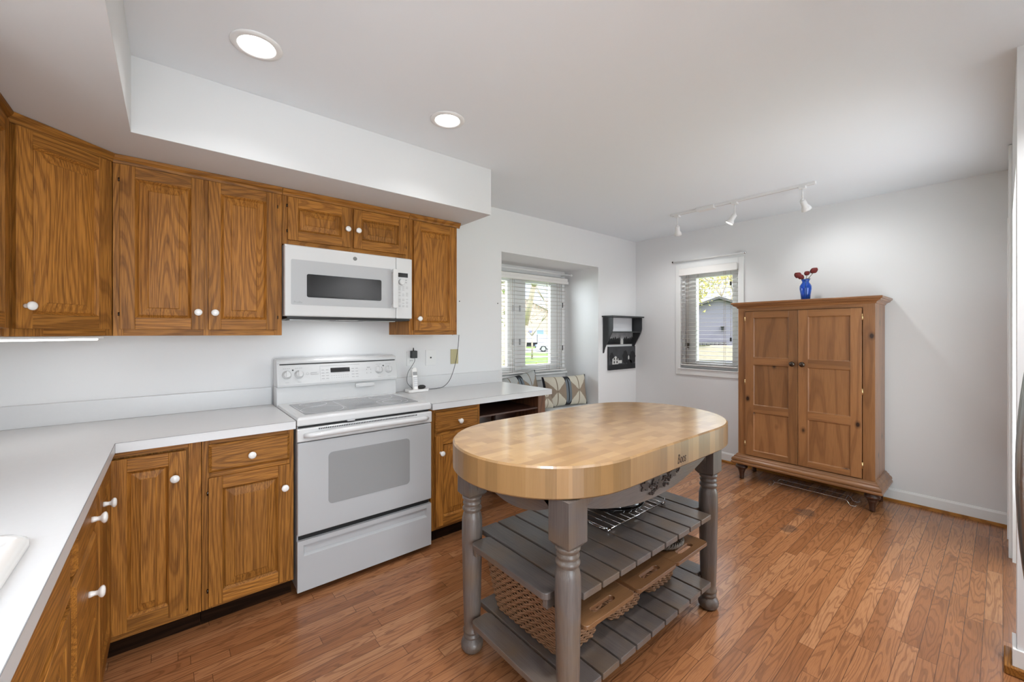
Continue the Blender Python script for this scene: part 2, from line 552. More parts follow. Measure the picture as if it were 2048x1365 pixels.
        if bevel:
            b = o.modifiers.new('bevel', 'BEVEL')
            b.width = bevel
            b.segments = seg
            b.limit_method = 'ANGLE'
            b.angle_limit = R(40)
        return o


OFF = {}


def tag(o, label=None, cat=None, group=None, kind=None):
    if label: o['label'] = label
    if cat: o['category'] = cat
    if group: o['group'] = group
    if kind: o['kind'] = kind
    return o


def thing(name, label, cat, loc=(0, 0, 0), rz=0, group=None, local=False):
    """an Empty at the thing's base; meshes are given in room coordinates unless local"""
    o = bpy.data.objects.new(name, None)
    o.empty_display_size = 0.1
    COL.objects.link(o)
    o.location = loc
    o.rotation_euler = (0, 0, rz)
    OFF[o.name] = (0, 0, 0) if local else tuple(loc)
    return tag(o, label, cat, group)


def struct(name, mb, mat, bevel=0, parent=None):
    o = mb.build(name, mat, parent, bevel)
    if parent is None:
        o['kind'] = 'structure'
    return o


def place(mesh, name, parent, loc, rot=(0, 0, 0), scale=None):
    """another object using an existing mesh, given in the parent's build space"""
    o = bpy.data.objects.new(name, mesh)
    COL.objects.link(o)
    o.parent = parent
    off = Vector(OFF.get(parent.name, (0, 0, 0))) if parent is not None else Vector((0, 0, 0))
    o.location = Vector(loc) - off
    o.rotation_euler = rot
    if scale: o.scale = scale
    OFF[o.name] = tuple(loc)
    return o


def copy_tree(o, parent=None):
    c = o.copy()
    COL.objects.link(c)
    c.parent = parent
    for ch in o.children:
        copy_tree(ch, c)
    return c


def lettering(name, body, size, loc, rot, mat, parent, extrude=0.0004, shear=0.0, squeeze=1.0):
    cu = bpy.data.curves.new('lettering', 'FONT')
    cu.body = body
    cu.size = size
    cu.extrude = extrude
    cu.shear = shear
    cu.align_x = 'CENTER'
    cu.align_y = 'CENTER'
    t = bpy.data.objects.new('lettering_source', cu)
    COL.objects.link(t)
    dg = bpy.context.evaluated_depsgraph_get()
    me = bpy.data.meshes.new_from_object(t.evaluated_get(dg))
    bpy.data.objects.remove(t)
    me.materials.clear()
    me.materials.append(mat)
    return place(me, name, parent, loc, rot, (squeeze, 1, 1))


def rect(x0, x1, z0, z1, y):
    return [(x0, y, z0), (x1, y, z0), (x1, y, z1), (x0, y, z1)]


def panel_door(mb, x0, x1, z0, z1, y, t=0.018, st=0.052, rl=0.056, raised=True):
    """framed door facing -y; slot 0 upright grain, slot 1 level grain"""
    mb.box(x0, x0 + st, y - t, y, z0, z1, 0)
    mb.box(x1 - st, x1, y - t, y, z0, z1, 0)
    mb.box(x0 + st, x1 - st, y - t, y, z0, z0 + rl, 1)
    mb.box(x0 + st, x1 - st, y - t, y, z1 - rl, z1, 1)
    a0, a1, b0, b1 = x0 + st, x1 - st, z0 + rl, z1 - rl

    def rr(i, yy):
        return rect(a0 + i, a1 - i, b0 + i, b1 - i, yy)
    w = min(a1 - a0, b1 - b0)
    k = min(0.034, w * 0.22)
    mb.loft([rr(0, y - t + 0.0015), rr(0.007, y - 0.008), rr(0.009, y - 0.004), rr(0.012, y - 0.0075), rr(0.012 + k, y - 0.0125), rr(0.0125 + k, y - 0.0155)], 0, cap0=False)


def slab(mb, x0, x1, z0, z1, y, t=0.018):
    """drawer front with a sloped edge, level grain"""
    mb.loft([rect(x0, x1, z0, z1, y), rect(x0, x1, z0, z1, y - t * 0.5), rect(x0 + 0.012, x1 - 0.012, z0 + 0.012, z1 - 0.012, y - t)], 1)


# shared small pieces
def _knob():
    mb = MB()
    mb.lathe([(0.009, 0), (0.0085, -0.006), (0.0065, -0.013), (0.0075, -0.019), (0.014, -0.023), (0.0168, -0.027), (0.0165, -0.031), (0.012, -0.0345), (0.004, -0.036)], axis='y', segs=20)
    o = mb.build('knob', ceramic)
    me = o.data
    bpy.data.objects.remove(o)
    return me


KNOB = _knob()


def _hinge():
    mb = MB()
    mb.tube([(0, -0.006, -0.008), (0, -0.006, 0.008)], 0.004, 8)
    o = mb.build('hinge', bronze)
    me = o.data
    bpy.data.objects.remove(o)
    return me


HINGE = _hinge()


def oak_door(root, x0, x1, z0, z1, y, knob=None, hinge=None, st=0.052, mats=None):
    mb = MB()
    panel_door(mb, x0, x1, z0, z1, y, st=st)
    d = mb.build('door', mats or [oak_z, oak_x], root, bevel=0.0025)
    if knob:
        place(KNOB, 'knob', d, (knob[0], y - 0.018, knob[1]))['label'] = 'white ceramic knob'
    if hinge is not None:
        hx = x0 - 0.003 if hinge < 0 else x1 + 0.003
        for hz in (z0 + 0.07 if z1 - z0 > 0.3 else z0 + 0.05, z1 - 0.07 if z1 - z0 > 0.3 else z1 - 0.05):
            place(HINGE, 'hinge', d, (hx, y - 0.002, hz))['label'] = 'dark metal hinge'
    return d


def oak_drawer(root, x0, x1, z0, z1, y, knob=None, mats=None):
    mb = MB()
    slab(mb, x0, x1, z0, z1, y)
    d = mb.build('drawer', mats or [oak_z, oak_x], root, bevel=0.0015)
    if knob:
        place(KNOB, 'knob', d, (knob[0], y - 0.018, knob[1]))['label'] = 'white ceramic knob'
    return d
# ================================================================ ROOM SHELL
AX0, AX1, AY, AZ0, AZ1 = 2.325, 3.722, 3.45, 0.53, 2.093   # window alcove
struct('floor', MB().box(WL - 0.12, WR + 0.12, -2.8, WB + 0.12, -0.10, 0.0), floor_mat)
struct('ceiling', MB().box(WL - 0.12, WR + 0.12, -2.8, WB + 0.12, CEIL, CEIL + 0.12), ceil_mat)
w = MB()
w.box(WL - 0.12, AX0, WB, WB + 0.12, 0, CEIL)
w.box(AX1, WR + 0.12, WB, WB + 0.12, 0, CEIL)
w.box(AX0, AX1, WB, WB + 0.12, AZ1, CEIL)
w.box(AX0, AX1, WB, WB + 0.12, 0, AZ0 - 0.02)
struct('wall_back', w, wall_mat)
w = MB()
w.box(AX0 - 0.10, AX0, WB + 0.12, AY + 0.12, 0, AZ1 + 0.1)
w.box(AX1, AX1 + 0.10, WB + 0.12, AY + 0.12, 0, AZ1 + 0.1)
w.box(AX0, AX1, WB + 0.12, AY + 0.12, AZ1, AZ1 + 0.1)
w.box(AX0, AX1, AY, AY + 0.12, 0, 0.885)
w.box(AX0, AX1, AY, AY + 0.12, 2.02, AZ1)
w.box(AX0, AX0 + 0.04, AY, AY + 0.12, 0.885, 2.02)
struct('wall_alcove', w, wall_mat)
w = MB()
EY0, EY1, EZ0, EZ1 = 1.73, 2.345, 0.955, 2.04
w.box(WR, WR + 0.12, -0.155, EY0, 0, CEIL)
w.box(WR, WR + 0.12, EY1, WB + 0.12, 0, CEIL)
w.box(WR, WR + 0.12, EY0, EY1, 0, EZ0)
w.box(WR, WR + 0.12, EY0, EY1, EZ1, CEIL)
struct('wall_right', w, wall_mat)
w = MB()
w.box(WL - 0.12, WL, -2.8, 0.35, 0, CEIL)
w.box(WL - 0.12, WL, 1.25, WB, 0, CEIL)
w.box(WL - 0.12, WL, 0.35, 1.25, 0, 1.12)
w.box(WL - 0.12, WL, 0.35, 1.25, 2.1, CEIL)
struct('wall_left', w, wall_mat)
w = MB()
w.box(WL - 0.12, -0.7, -2.8, -2.68, 0, CEIL)
w.box(1.1, 2.67, -2.8, -2.68, 0, CEIL)
w.box(-0.7, 1.1, -2.8, -2.68, 2.25, CEIL)
struct('wall_front', w, wall_mat)
w = MB()
w.box(2.57, 2.76, -0.155, -0.036, 0, CEIL)
w.box(3.80, WR, -0.155, -0.036, 0, CEIL)
w.box(2.76, 3.80, -0.155, -0.036, 2.06, CEIL)  # head of a doorway opening added to let fill light in
w.box(2.57, 2.69, -2.8, -0.155, 0, CEIL)
struct('wall_side', w, wall_mat)
struct('wall_partition', MB().box(0.85, 2.57, -0.93, -0.85, 0, CEIL), wall_mat)
# door casing and its head on the side wall, seen almost edge on
d = MB()
d.box(3.86, 3.95, -0.036, -0.022, 0, CEIL - 0.005)
struct('trim_1', d, trim_mat, 0.002)
d = MB()
d.box(4.20, 4.28, -0.036, -0.018, 0, 2.10)
d.box(4.28, 4.44, -0.036, -0.018, 2.04, 2.10)
struct('trim_2', d, trim_mat, 0.002)
# bulkhead above the wall cabinets
s_ = MB()
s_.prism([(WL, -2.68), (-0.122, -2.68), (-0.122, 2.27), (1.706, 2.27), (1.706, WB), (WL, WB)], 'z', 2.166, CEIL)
struct('trim_3', s_, plain('wall_paint_dimmed', (0.70, 0.70, 0.70), 0.75, bump=0.05, bscale=220), 0.0015)  # same paint as the walls, darkened to tone down overbright light
# skirting: white board and oak shoe
b = MB()
prof = [(0, 0.018), (-0.012, 0.018), (-0.012, 0.085), (-0.006, 0.098), (0, 0.10)]
b.prism([(WR + p[0], p[1]) for p in prof], 'y', -0.036, WB)
struct('baseboard_right', b, trim_mat)
b = MB()
b.prism([(WB + p[0], p[1]) for p in prof], 'x', AX0, WR)
struct('baseboard_back', b, trim_mat)
b = MB()
b.prism([(2.558, -2.6), (2.5695, -2.6), (2.5695, -0.0355), (2.70, -0.0355), (2.70, -0.024), (2.558, -0.024)], 'z', 0.001, 0.10)
b.box(3.95, WR - 0.012, -0.0355, -0.024, 0.001, 0.10)
struct('baseboard_side', b, trim_mat, 0.002)
b = MB()
b.prism([(WR, 0), (WR - 0.03, 0), (WR - 0.028, 0.012), (WR - 0.018, 0.019), (WR, 0.02)], 'y', -0.02, WB - 0.03)
struct('trim_4', b, shoe_wood)
b = MB()
b.prism([(2.537, -2.6), (2.5575, -2.6), (2.5575, -0.0235), (2.70, -0.0235), (2.70, -0.003), (2.537, -0.003)], 'z', 0.001, 0.035)
struct('trim_5', b, oak_x, 0.004)
b = MB()
b.prism([(WB, 0), (WB - 0.03, 0), (WB - 0.018, 0.019), (WB, 0.02)], 'x', AX0, WR)
struct('trim_6', b, oak_x)

# ---- alcove bench, window and sill
struct('trim_7', MB().box(AX0, AX1, WB + 0.001, AY, AZ0 - 0.04, AZ0), trim_mat, 0.002)


def casement(mb, a0, a1, z0, z1, c0, c1, fw, axis):
    for (p0, p1, q0, q1) in ((a0, a0 + fw, z0, z1), (a1 - fw, a1, z0, z1), (a0 + fw, a1 - fw, z0, z0 + fw), (a0 + fw, a1 - fw, z1 - fw, z1)):
        if axis == 'x': mb.box(p0, p1, c0, c1, q0, q1)
        else: mb.box(c0, c1, p0, p1, q0, q1)


win = MB()
casement(win, 2.367, AX1, 0.887, 2.018, 3.452, 3.56, 0.045, 'x')
win.box(2.925, 2.985, 3.455, 3.555, 0.93, 1.975)
wf = struct('window_1', win, trim_mat, 0.003)
for a0, a1, f in ((2.415, 2.923, 0.062), (2.987, 3.675, 0.10)):
    sh = MB()
    casement(sh, a0, a1, 0.934, 1.971, 3.470, 3.52, 0.05, 'x')
    sh.box(a0 + 0.05, a0 + 0.05 + (f - 0.05) + 0.012, 3.475, 3.515, 0.98, 1.92)
    sh.box(a1 - 0.05 - (f - 0.05) * 2.2 - 0.012, a1 - 0.05, 3.475, 3.515, 0.98, 1.92)
    so = sh.build('sash', trim_mat, wf, 0.003)
    MB().box(a0 + 0.045, a1 - 0.045, 3.492, 3.497, 0.97, 1.93).build('pane', window_glass, so)
    for zz in (1.25, 1.62):
        MB().box(a0 + 0.012 if a0 > 2.9 else a1 - 0.03, a0 + 0.030 if a0 > 2.9 else a1 - 0.012, 3.455, 3.47, zz - 0.035, zz + 0.035).build('latch', handset_grey, so, 0.003)
sill = MB().box(AX0 + 0.002, AX1 - 0.002, AY - 0.045, AY, 0.862, 0.885).box(AX0 + 0.002, AX1 - 0.002, AY - 0.02, AY, 0.80, 0.862)
struct('trim_8', sill, trim_mat, 0.003)

# ---- right-hand window
win = MB()
casement(win, EY0, EY1, EZ0, EZ1, 4.49, 4.57, 0.03, 'y')
wf2 = struct('window_2', win, trim_mat, 0.002)
sh = MB()
casement(sh, EY0 + 0.032, EY1 - 0.032, EZ0 + 0.032, EZ1 - 0.032, 4.515, 4.555, 0.05, 'y')
sh.box(4.50, 4.565, 2.19, 2.262, EZ0 + 0.03, EZ1 - 0.03)
so = sh.build('sash', trim_mat, wf2, 0.002)
MB().box(4.532, 4.537, EY0 + 0.07, 2.20, EZ0 + 0.07, EZ1 - 0.07).build('pane', window_glass, so)
MB().box(4.495, 4.515, 2.275, 2.292, 1.18, 1.24).build('latch', bronze, so, 0.003)
cs = MB()
cs.box(WR - 0.016, WR, EY1, EY1 + 0.055, EZ0 - 0.075, EZ1 + 0.085)
cs.box(WR - 0.016, WR, EY0 - 0.055, EY0, EZ0 - 0.075, EZ1 + 0.085)
cs.box(WR - 0.016, WR, EY0, EY1, EZ1, EZ1 + 0.085)
cs.box(WR - 0.016, WR, EY0, EY1, EZ0 - 0.075, EZ0)
cs.box(WR - 0.03, WR + 0.04, EY0 - 0.02, EY1 + 0.02, EZ0 - 0.012, EZ0)
struct('trim_9', cs, trim_mat, 0.003)
# unseen window over the sink and glass door behind camera, added for light
win = MB()
casement(win, 0.35, 1.25, 1.12, 2.1, WL - 0.09, WL - 0.02, 0.04, 'y')
win.box(WL - 0.08, WL - 0.03, 0.785, 0.815, 1.14, 2.08)
struct('window_added', win, trim_mat, 0.002)
win = MB()
casement(win, -0.7, 1.1, 0.0, 2.25, -2.77, -2.70, 0.06, 'x')
win.box(0.17, 0.23, -2.76, -2.71, 0.05, 2.2)
struct('door_added', win, trim_mat, 0.002)


# ---- blinds
def blind(name, label, axis, a0, a1, zlo, zhi, c, pitch, depth, tilt, cords, sign):
    """axis 'x': slats run along x at y=c; 'y': along y at x=c. sign: room side"""
    t = thing(name, label, 'window blind', ((a0 + a1) / 2, c, zlo) if axis == 'x' else (c, (a0 + a1) / 2, zlo))
    mb = MB()
    n = int((zhi - zlo) / pitch)
    ca, sa = math.cos(tilt), math.sin(tilt)
    for i in range(n):
        z = zlo + 0.03 + i * pitch
        h, k = depth / 2, 0.0013
        q = [(-h * ca, h * sa), (h * ca, -h * sa)]
        q4 = [(q[0][0], q[0][1] - k), (q[1][0], q[1][1] - k), (q[1][0], q[1][1] + k), (q[0][0], q[0][1] + k)]
        poly = [(c + sign * u, z + v) for u, v in q4]
        mb.prism(poly, axis, a0, a1)
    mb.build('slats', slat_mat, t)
    hb, bb = MB(), MB()
    if axis == 'x':
        hb.box(a0 - 0.01, a1 + 0.01, c - 0.045, c + 0.03, zhi, zhi + 0.065)
        hb.box(a0 - 0.012, a1 + 0.012, c - 0.056, c - 0.045, zhi - 0.005, zhi + 0.03)
        bb.box(a0, a1, c - 0.025, c + 0.025, zlo, zlo + 0.014)
    else:
        hb.box(c - 0.045, c + 0.03, a0 - 0.005, a1 + 0.005, zhi, zhi + 0.065)
        hb.box(c - 0.058, c - 0.045, a0 - 0.008, a1 + 0.008, zhi - 0.01, zhi + 0.07)
        bb.box(c - 0.025, c + 0.025, a0, a1, zlo, zlo + 0.014)
    hb.build('valance', blind_mat, t, 0.006)
    bb.build('bottom_rail', blind_mat, t, 0.004)
    for a in cords:
        for s in (-1, 1):
            p = (a, c + s * depth * 0.45) if axis == 'x' else (c + s * depth * 0.45, a)
            MB().tube([(p[0], p[1], zlo + 0.01), (p[0], p[1], zhi)], 0.0013, 5).build('ladder_cord', cord_tan, t)
    return t


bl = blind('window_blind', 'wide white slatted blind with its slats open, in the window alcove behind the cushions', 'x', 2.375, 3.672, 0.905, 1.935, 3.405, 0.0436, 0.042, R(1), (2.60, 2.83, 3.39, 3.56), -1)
for zz in (1.17, 1.68):
    MB().box(3.60, 3.612, 3.372, 3.378, zz - 0.03, zz + 0.03).build('cord_tassel', black_pl, bl, 0.002)
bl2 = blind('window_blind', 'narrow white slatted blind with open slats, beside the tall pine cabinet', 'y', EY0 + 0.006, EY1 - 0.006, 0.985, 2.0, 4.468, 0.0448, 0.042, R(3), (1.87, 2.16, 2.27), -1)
for yy, z0 in ((1.80, 1.86), (1.80, 1.28)):
    MB().box(4.438, 4.45, yy - 0.008, yy + 0.008, z0 - 0.02, z0 + 0.02).build('cord_tassel', black_pl, bl2, 0.003)
MB().tube([(4.444, 1.80, 1.3), (4.444, 1.80, 2.0)], 0.001, 5).build('pull_cord', cord_tan, bl2)

# ---- curtain rods
for nm, lab, p0, p1 in (('curtain_rod', 'thin white rod across the top of the narrow window by the pine cabinet', (4.415, 2.42, 2.155), (4.415, 1.655, 2.155)),
                        ('curtain_rod', 'thin white rod above the blind inside the window alcove', (2.36, 3.315, 2.035), (3.69, 3.315, 2.035))):
    t = thing(nm, lab, 'curtain rod', p0)
    MB().tube([p0, p1], 0.008, 10).build('rod', trim_mat, t)
    f = MB()
    f.sphere(p1, 0.015, 12)
    f.build('finial', chrome if 'narrow' in lab else trim_mat, t)
    f = MB()
    f.sphere(p0, 0.011, 10)
    f.build('finial', bronze if 'narrow' in lab else trim_mat, t)
    for q in (p0, p1):
        br = MB()
        if 'narrow' in lab:
            yy = q[1] + (-0.03 if q[1] > 2 else 0.03)
            br.box(q[0], WR, yy - 0.006, yy + 0.006, q[2] - 0.006, q[2] + 0.006)
        else:
            xx = q[0] + (0.03 if q[0] < 3 else -0.03)
            br.box(xx - 0.006, xx + 0.006, q[1], AY, q[2] - 0.006, q[2] + 0.006)
        br.build('bracket', trim_mat, t)

# ================================================================ WALL CABINETS
UF = 2.605
UB = WB - 0.002
OAKS = [oak_z, oak_x]


def crown(root, x0, x1, y, z=2.128, ztop=2.164, end=False):
    m = MB()
    pr = [(y, z), (y - 0.008, z), (y - 0.012, z + 0.012), (y - 0.022, z + 0.022), (y - 0.026, z + 0.03), (y - 0.026, ztop), (y, ztop)]
    m.prism(pr, 'x', x0, x1 + (0.02 if end else 0), 0)
    m.build('crown_strip', oak_x, root)


def upper(name, label, x0, x1, z0, z1, doors, knobs, hinges, end=False, frame=True):
    t = thing(name, label, 'wall cabinet', ((x0 + x1) / 2, (UF + UB) / 2, z0))
    body = MB()
    body.box(x0, x1, UF + 0.019, UB, z0, 2.163, 0)
    body.build('carcass', oak_z, t, 0.001)
    f = MB()
    dl = [d[0] for d in doors]
    f.box(x0, doors[0][0] + 0.012, UF, UF + 0.019, z0, 2.163, 0)
    f.box(doors[-1][1] - 0.012, x1, UF, UF + 0.019, z0, 2.163, 0)
    for a, b_ in zip(doors[:-1], doors[1:]):
        f.box(a[1] - 0.012, b_[0] + 0.012, UF, UF + 0.019, z0, 2.163, 0)
    f.box(doors[0][0] + 0.012, doors[-1][1] - 0.012, UF + 0.0004, UF + 0.019, z0, z0 + 0.042, 1)
    f.box(doors[0][0] + 0.012, doors[-1][1] - 0.012, UF + 0.0004, UF + 0.019, 2.10, 2.163, 1)
    f.build('face_frame', OAKS, t, 0.001)
    for d, k, h in zip(doors, knobs, hinges):
        oak_door(t, d[0], d[1], d[2], d[3], UF, k, h, st=d[4] if len(d) > 4 else 0.052)
    crown(t, x0, x1, UF, end=end)
    return t


upper('wall_cabinet', 'tall oak wall cabinet with two equal doors, left of the microwave', -0.201, 0.484, 1.336, 2.16,
      [(-0.177, 0.133, 1.366, 2.124), (0.150, 0.458, 1.366, 2.124)], [(0.108, 1.452), (0.176, 1.452)], [-1, 1])
upper('wall_cabinet', 'short oak wall cabinet with two low doors directly above the microwave', 0.486, 1.252, 1.852, 2.16,
      [(0.512, 0.859, 1.878, 2.122), (0.878, 1.227, 1.878, 2.122)], [(0.836, 1.985), (0.900, 1.985)], [-1, 1])
upper('wall_cabinet', 'narrow single-door oak wall cabinet, right of the microwave', 1.254, 1.639, 1.336, 2.16,
      [(1.284, 1.619, 1.366, 2.122)], [(1.318, 1.447)], [1], end=True)

# diagonal corner cabinet
t = thing('corner_wall_cabinet', 'oak corner wall cabinet with one slanted door, lit strip beneath it', 'wall cabinet', (-0.6, 2.75, 1.336))
DL = (-0.465, 2.343)
b = MB()
b.prism([(-0.798, UB), (-0.203, UB), (-0.203, UF + 0.002), (-0.455, 2.353), (-0.455, 2.343), (-0.798, 2.343)], 'z', 1.336, 2.163)
b.build('carcass', oak_z, t, 0.001)
dw = 0.3705


def diag_part(mb, name, mats, bevel=0.0):
    o = mb.build(name, mats, t, bevel, raw=True)
    o.location = Vector((DL[0], DL[1], 0)) - Vector((-0.6, 2.75, 1.336))
    o.rotation_euler = (0, 0, R(45))
    return o


f = MB()
f.box(0, 0.03, 0, 0.012, 1.336, 2.163, 0)
f.box(dw - 0.028, dw, 0, 0.012, 1.336, 2.163, 0)
f.box(0.03, dw - 0.028, 0.0004, 0.012, 1.336, 1.378, 1)
f.box(0.03, dw - 0.028, 0.0004, 0.012, 2.10, 2.163, 1)
diag_part(f, 'face_frame', OAKS, 0.001)
f = MB()
panel_door(f, 0.02, dw - 0.018, 1.366, 2.124, 0, st=0.05)
dd = diag_part(f, 'door', OAKS, 0.0025)
place(KNOB, 'knob', dd, (0.048, -0.018, 1.452))['label'] = 'white ceramic knob'
for hz in (1.44, 2.05):
    place(HINGE, 'hinge', dd, (dw - 0.014, -0.002, hz))['label'] = 'dark metal hinge'
f = MB()
f.prism([(0, 2.128), (-0.008, 2.128), (-0.012, 2.14), (-0.022, 2.15), (-0.026, 2.158), (-0.026, 2.164), (0, 2.164)], 'x', -0.008, dw + 0.008)
diag_part(f, 'crown_strip', oak_x)

# wall cabinet on the left wall
t = thing('wall_cabinet', 'oak wall cabinet on the left wall, only its edge showing at the left border', 'wall cabinet', (-0.467, 0, 0), R(90), local=True)
b = MB()
b.box(1.62, 2.341, 0.019, 0.331, 1.336, 2.163)
b.build('carcass', oak_z, t, 0.001)
f = MB()
f.box(1.62, 1.66, 0, 0.019, 1.336, 2.163, 0).box(2.30, 2.341, 0, 0.019, 1.336, 2.163, 0)
f.box(1.66, 2.30, 0.0004, 0.019, 1.336, 1.378, 1).box(1.66, 2.30, 0.0004, 0.019, 2.10, 2.163, 1)
f.build('face_frame', OAKS, t, 0.001)
oak_door(t, 1.645, 1.975, 1.366, 2.124, 0, (1.95, 1.452), -1)
oak_door(t, 1.985, 2.318, 1.366, 2.124, 0, (2.01, 1.452), 1)
crown(t, 1.62, 2.335, 0)

# strip light below the corner cabinet
t = thing('strip_light', 'lit white strip light fixed under the corner wall cabinet', 'light', (-0.45, 2.55, 1.333))
M = Matrix.Translation((-0.44, 2.50, 0)) @ Matrix.Rotation(R(45), 4, 'Z')
MB().box(-0.24, 0.24, -0.055, 0.005, 1.324, 1.335, M=M).build('housing', trim_mat, t, 0.002)
mb = MB().box(-0.22, 0.22, -0.050, -0.012, 1.3165, 1.324, M=M)
mb.build('tube', tube_on, t, 0.002)
l = lamp('strip_light_lamp', 'AREA', (-0.44, 2.50, 1.308), (0, 0, R(45)), 0.35, (0.97, 0.98, 1.0), shape='RECTANGLE', size=0.42, size_y=0.03)

# ================================================================ BASE CABINETS
BF = 2.32
CT = 0.905


def carcass(t, x0, x1, yf, yb, zt=0.863):
    b = MB()
    b.box(x0, x1, yf + 0.019, yb, 0.09, zt, 0)
    b.build('carcass', oak_z, t, 0.001)
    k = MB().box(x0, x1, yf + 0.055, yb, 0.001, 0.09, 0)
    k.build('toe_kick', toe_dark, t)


# corner base cabinet, doors meeting in the inner corner
t = thing('corner_base_cabinet', 'oak corner base cabinet with two doors meeting in the inner corner of the worktop', 'base cabinet', (-0.4, 2.5, 0))
b = MB()
b.prism([(-0.798, UB), (0.108, UB), (0.108, BF + 0.019), (-0.219, BF + 0.019), (-0.219, 1.905), (-0.798, 1.905)], 'z', 0.09, 0.863)
b.build('carcass', oak_z, t)
b = MB()
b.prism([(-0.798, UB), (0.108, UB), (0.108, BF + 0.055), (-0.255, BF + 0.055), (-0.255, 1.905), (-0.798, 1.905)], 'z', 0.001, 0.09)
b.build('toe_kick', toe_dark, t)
f = MB()
f.box(0.062, 0.108, BF, BF + 0.019, 0.09, 0.863, 0)
f.box(-0.2, 0.062, BF + 0.0004, BF + 0.019, 0.838, 0.863, 1)
f.box(-0.2, 0.062, BF + 0.0004, BF + 0.019, 0.09, 0.115, 1)
f.build('face_frame', OAKS, t, 0.001)
f = MB()
f.box(-0.219, -0.2, 1.905, 1.955, 0.09, 0.863, 0)
f.box(-0.219, -0.2004, 1.955, 2.32, 0.838, 0.863, 1)
f.box(-0.219, -0.2004, 1.955, 2.32, 0.09, 0.115, 1)
f.build('face_frame', [oak_z, oak_y], t, 0.001)
oak_door(t, -0.196, 0.055, 0.119, 0.832, BF, (0.016, 0.722), None, st=0.06)
f = MB()
panel_door(f, 1.960, 2.30, 0.119, 0.832, 0, st=0.06)
dd = f.build('door', OAKS, t, 0.0025, raw=True)
dd.location = Vector((-0.20, 0, 0)) - Vector((-0.4, 2.5, 0))
dd.rotation_euler = (0, 0, R(90))
place(KNOB, 'knob', dd, (2.046, -0.018, 0.74))['label'] = 'white ceramic knob'

# drawer-over-door cabinet left of the range
t = thing('base_cabinet', 'oak base cabinet with one drawer over one door, left of the white range', 'base cabinet', (0.3, 2.6, 0))
carcass(t, 0.110, 0.484, BF, UB)
f = MB()
f.box(0.110, 0.146, BF, BF + 0.019, 0.09, 0.863, 0).box(0.453, 0.484, BF, BF + 0.019, 0.09, 0.863, 0)
for z0, z1 in ((0.09, 0.118), (0.675, 0.722), (0.828, 0.863)):
    f.box(0.146, 0.453, BF + 0.0004, BF + 0.019, z0, z1, 1)
f.build('face_frame', OAKS, t, 0.001)
oak_drawer(t, 0.134, 0.464, 0.711, 0.840, BF, (0.299, 0.770))
oak_door(t, 0.134, 0.464, 0.106, 0.689, BF, (0.438, 0.580), -1)

# narrow cabinet right of the range
t = thing('base_cabinet', 'oak base cabinet with one drawer over one door, right of the white range', 'base cabinet', (1.46, 2.6, 0))
carcass(t, 1.262, 1.645, BF, UB)
f = MB()
f.box(1.262, 1.300, BF, BF + 0.019, 0.09, 0.863, 0).box(1.615, 1.645, BF, BF + 0.019, 0.09, 0.863, 0)
for z0, z1 in ((0.09, 0.118), (0.675, 0.722), (0.828, 0.863)):
    f.box(1.300, 1.615, BF + 0.0004, BF + 0.019, z0, z1, 1)
f.build('face_frame', OAKS, t, 0.001)
oak_drawer(t, 1.294, 1.626, 0.711, 0.840, BF, (1.467, 0.772))
oak_door(t, 1.294, 1.626, 0.112, 0.689, BF, (1.328, 0.582), 1)

# desk end: open pigeon-hole and end panel
t = thing('desk_section', 'dark open drawer space and end panel under the right end of the worktop', 'desk', (2.0, 2.6, 0))
b = MB()
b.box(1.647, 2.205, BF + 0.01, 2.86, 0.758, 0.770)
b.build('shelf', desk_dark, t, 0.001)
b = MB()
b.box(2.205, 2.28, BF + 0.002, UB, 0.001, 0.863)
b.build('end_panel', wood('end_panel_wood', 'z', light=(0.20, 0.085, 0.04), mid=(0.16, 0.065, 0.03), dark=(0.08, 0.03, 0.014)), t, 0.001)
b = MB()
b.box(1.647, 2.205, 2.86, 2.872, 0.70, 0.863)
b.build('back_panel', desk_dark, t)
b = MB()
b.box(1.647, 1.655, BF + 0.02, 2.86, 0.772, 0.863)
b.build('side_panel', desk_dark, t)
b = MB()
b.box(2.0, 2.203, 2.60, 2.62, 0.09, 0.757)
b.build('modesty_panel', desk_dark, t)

# left run: drawer bank and sink cabinet
LR = dict(loc=(-0.20, 0, 0), rz=R(90), local=True)
OAKL = [oak_z, oak_x]
t = thing('drawer_cabinet', 'oak cabinet with stacked drawers on the left run, next to the corner doors', 'base cabinet', **LR)
carcass(t, 1.500, 1.902, 0, 0.598)
f = MB()
f.box(1.500, 1.532, 0, 0.019, 0.09, 0.863, 0).box(1.872, 1.902, 0, 0.019, 0.09, 0.863, 0)
for z0, z1 in ((0.09, 0.125), (0.425, 0.46), (0.70, 0.735), (0.845, 0.863)):
    f.box(1.532, 1.872, 0.0004, 0.019, z0, z1, 1)
f.build('face_frame', OAKS, t, 0.001)
oak_drawer(t, 1.520, 1.884, 0.727, 0.850, 0, (1.765, 0.784))
oak_drawer(t, 1.500, 1.884, 0.448, 0.712, 0, (1.707, 0.585))
oak_drawer(t, 1.520, 1.884, 0.115, 0.436, 0, (1.70, 0.30))
t = thing('sink_cabinet', 'oak sink cabinet with a long false front and lower doors, at the lower left border', 'base cabinet', **LR)
carcass(t, 0.55, 1.46, 0, 0.598, 0.70)
f = MB()
f.box(0.55, 0.585, 0, 0.019, 0.09, 0.863, 0).box(1.42, 1.46, 0, 0.019, 0.09, 0.863, 0)
for z0, z1 in ((0.09, 0.125), (0.68, 0.72), (0.845, 0.863)):
    f.box(0.585, 1.42, 0.0004, 0.019, z0, z1, 1)
f.build('face_frame', OAKS, t, 0.001)
f = MB()
slab(f, 0.575, 1.432, 0.71, 0.850, 0)
f.build('false_front', OAKS, t, 0.0015)
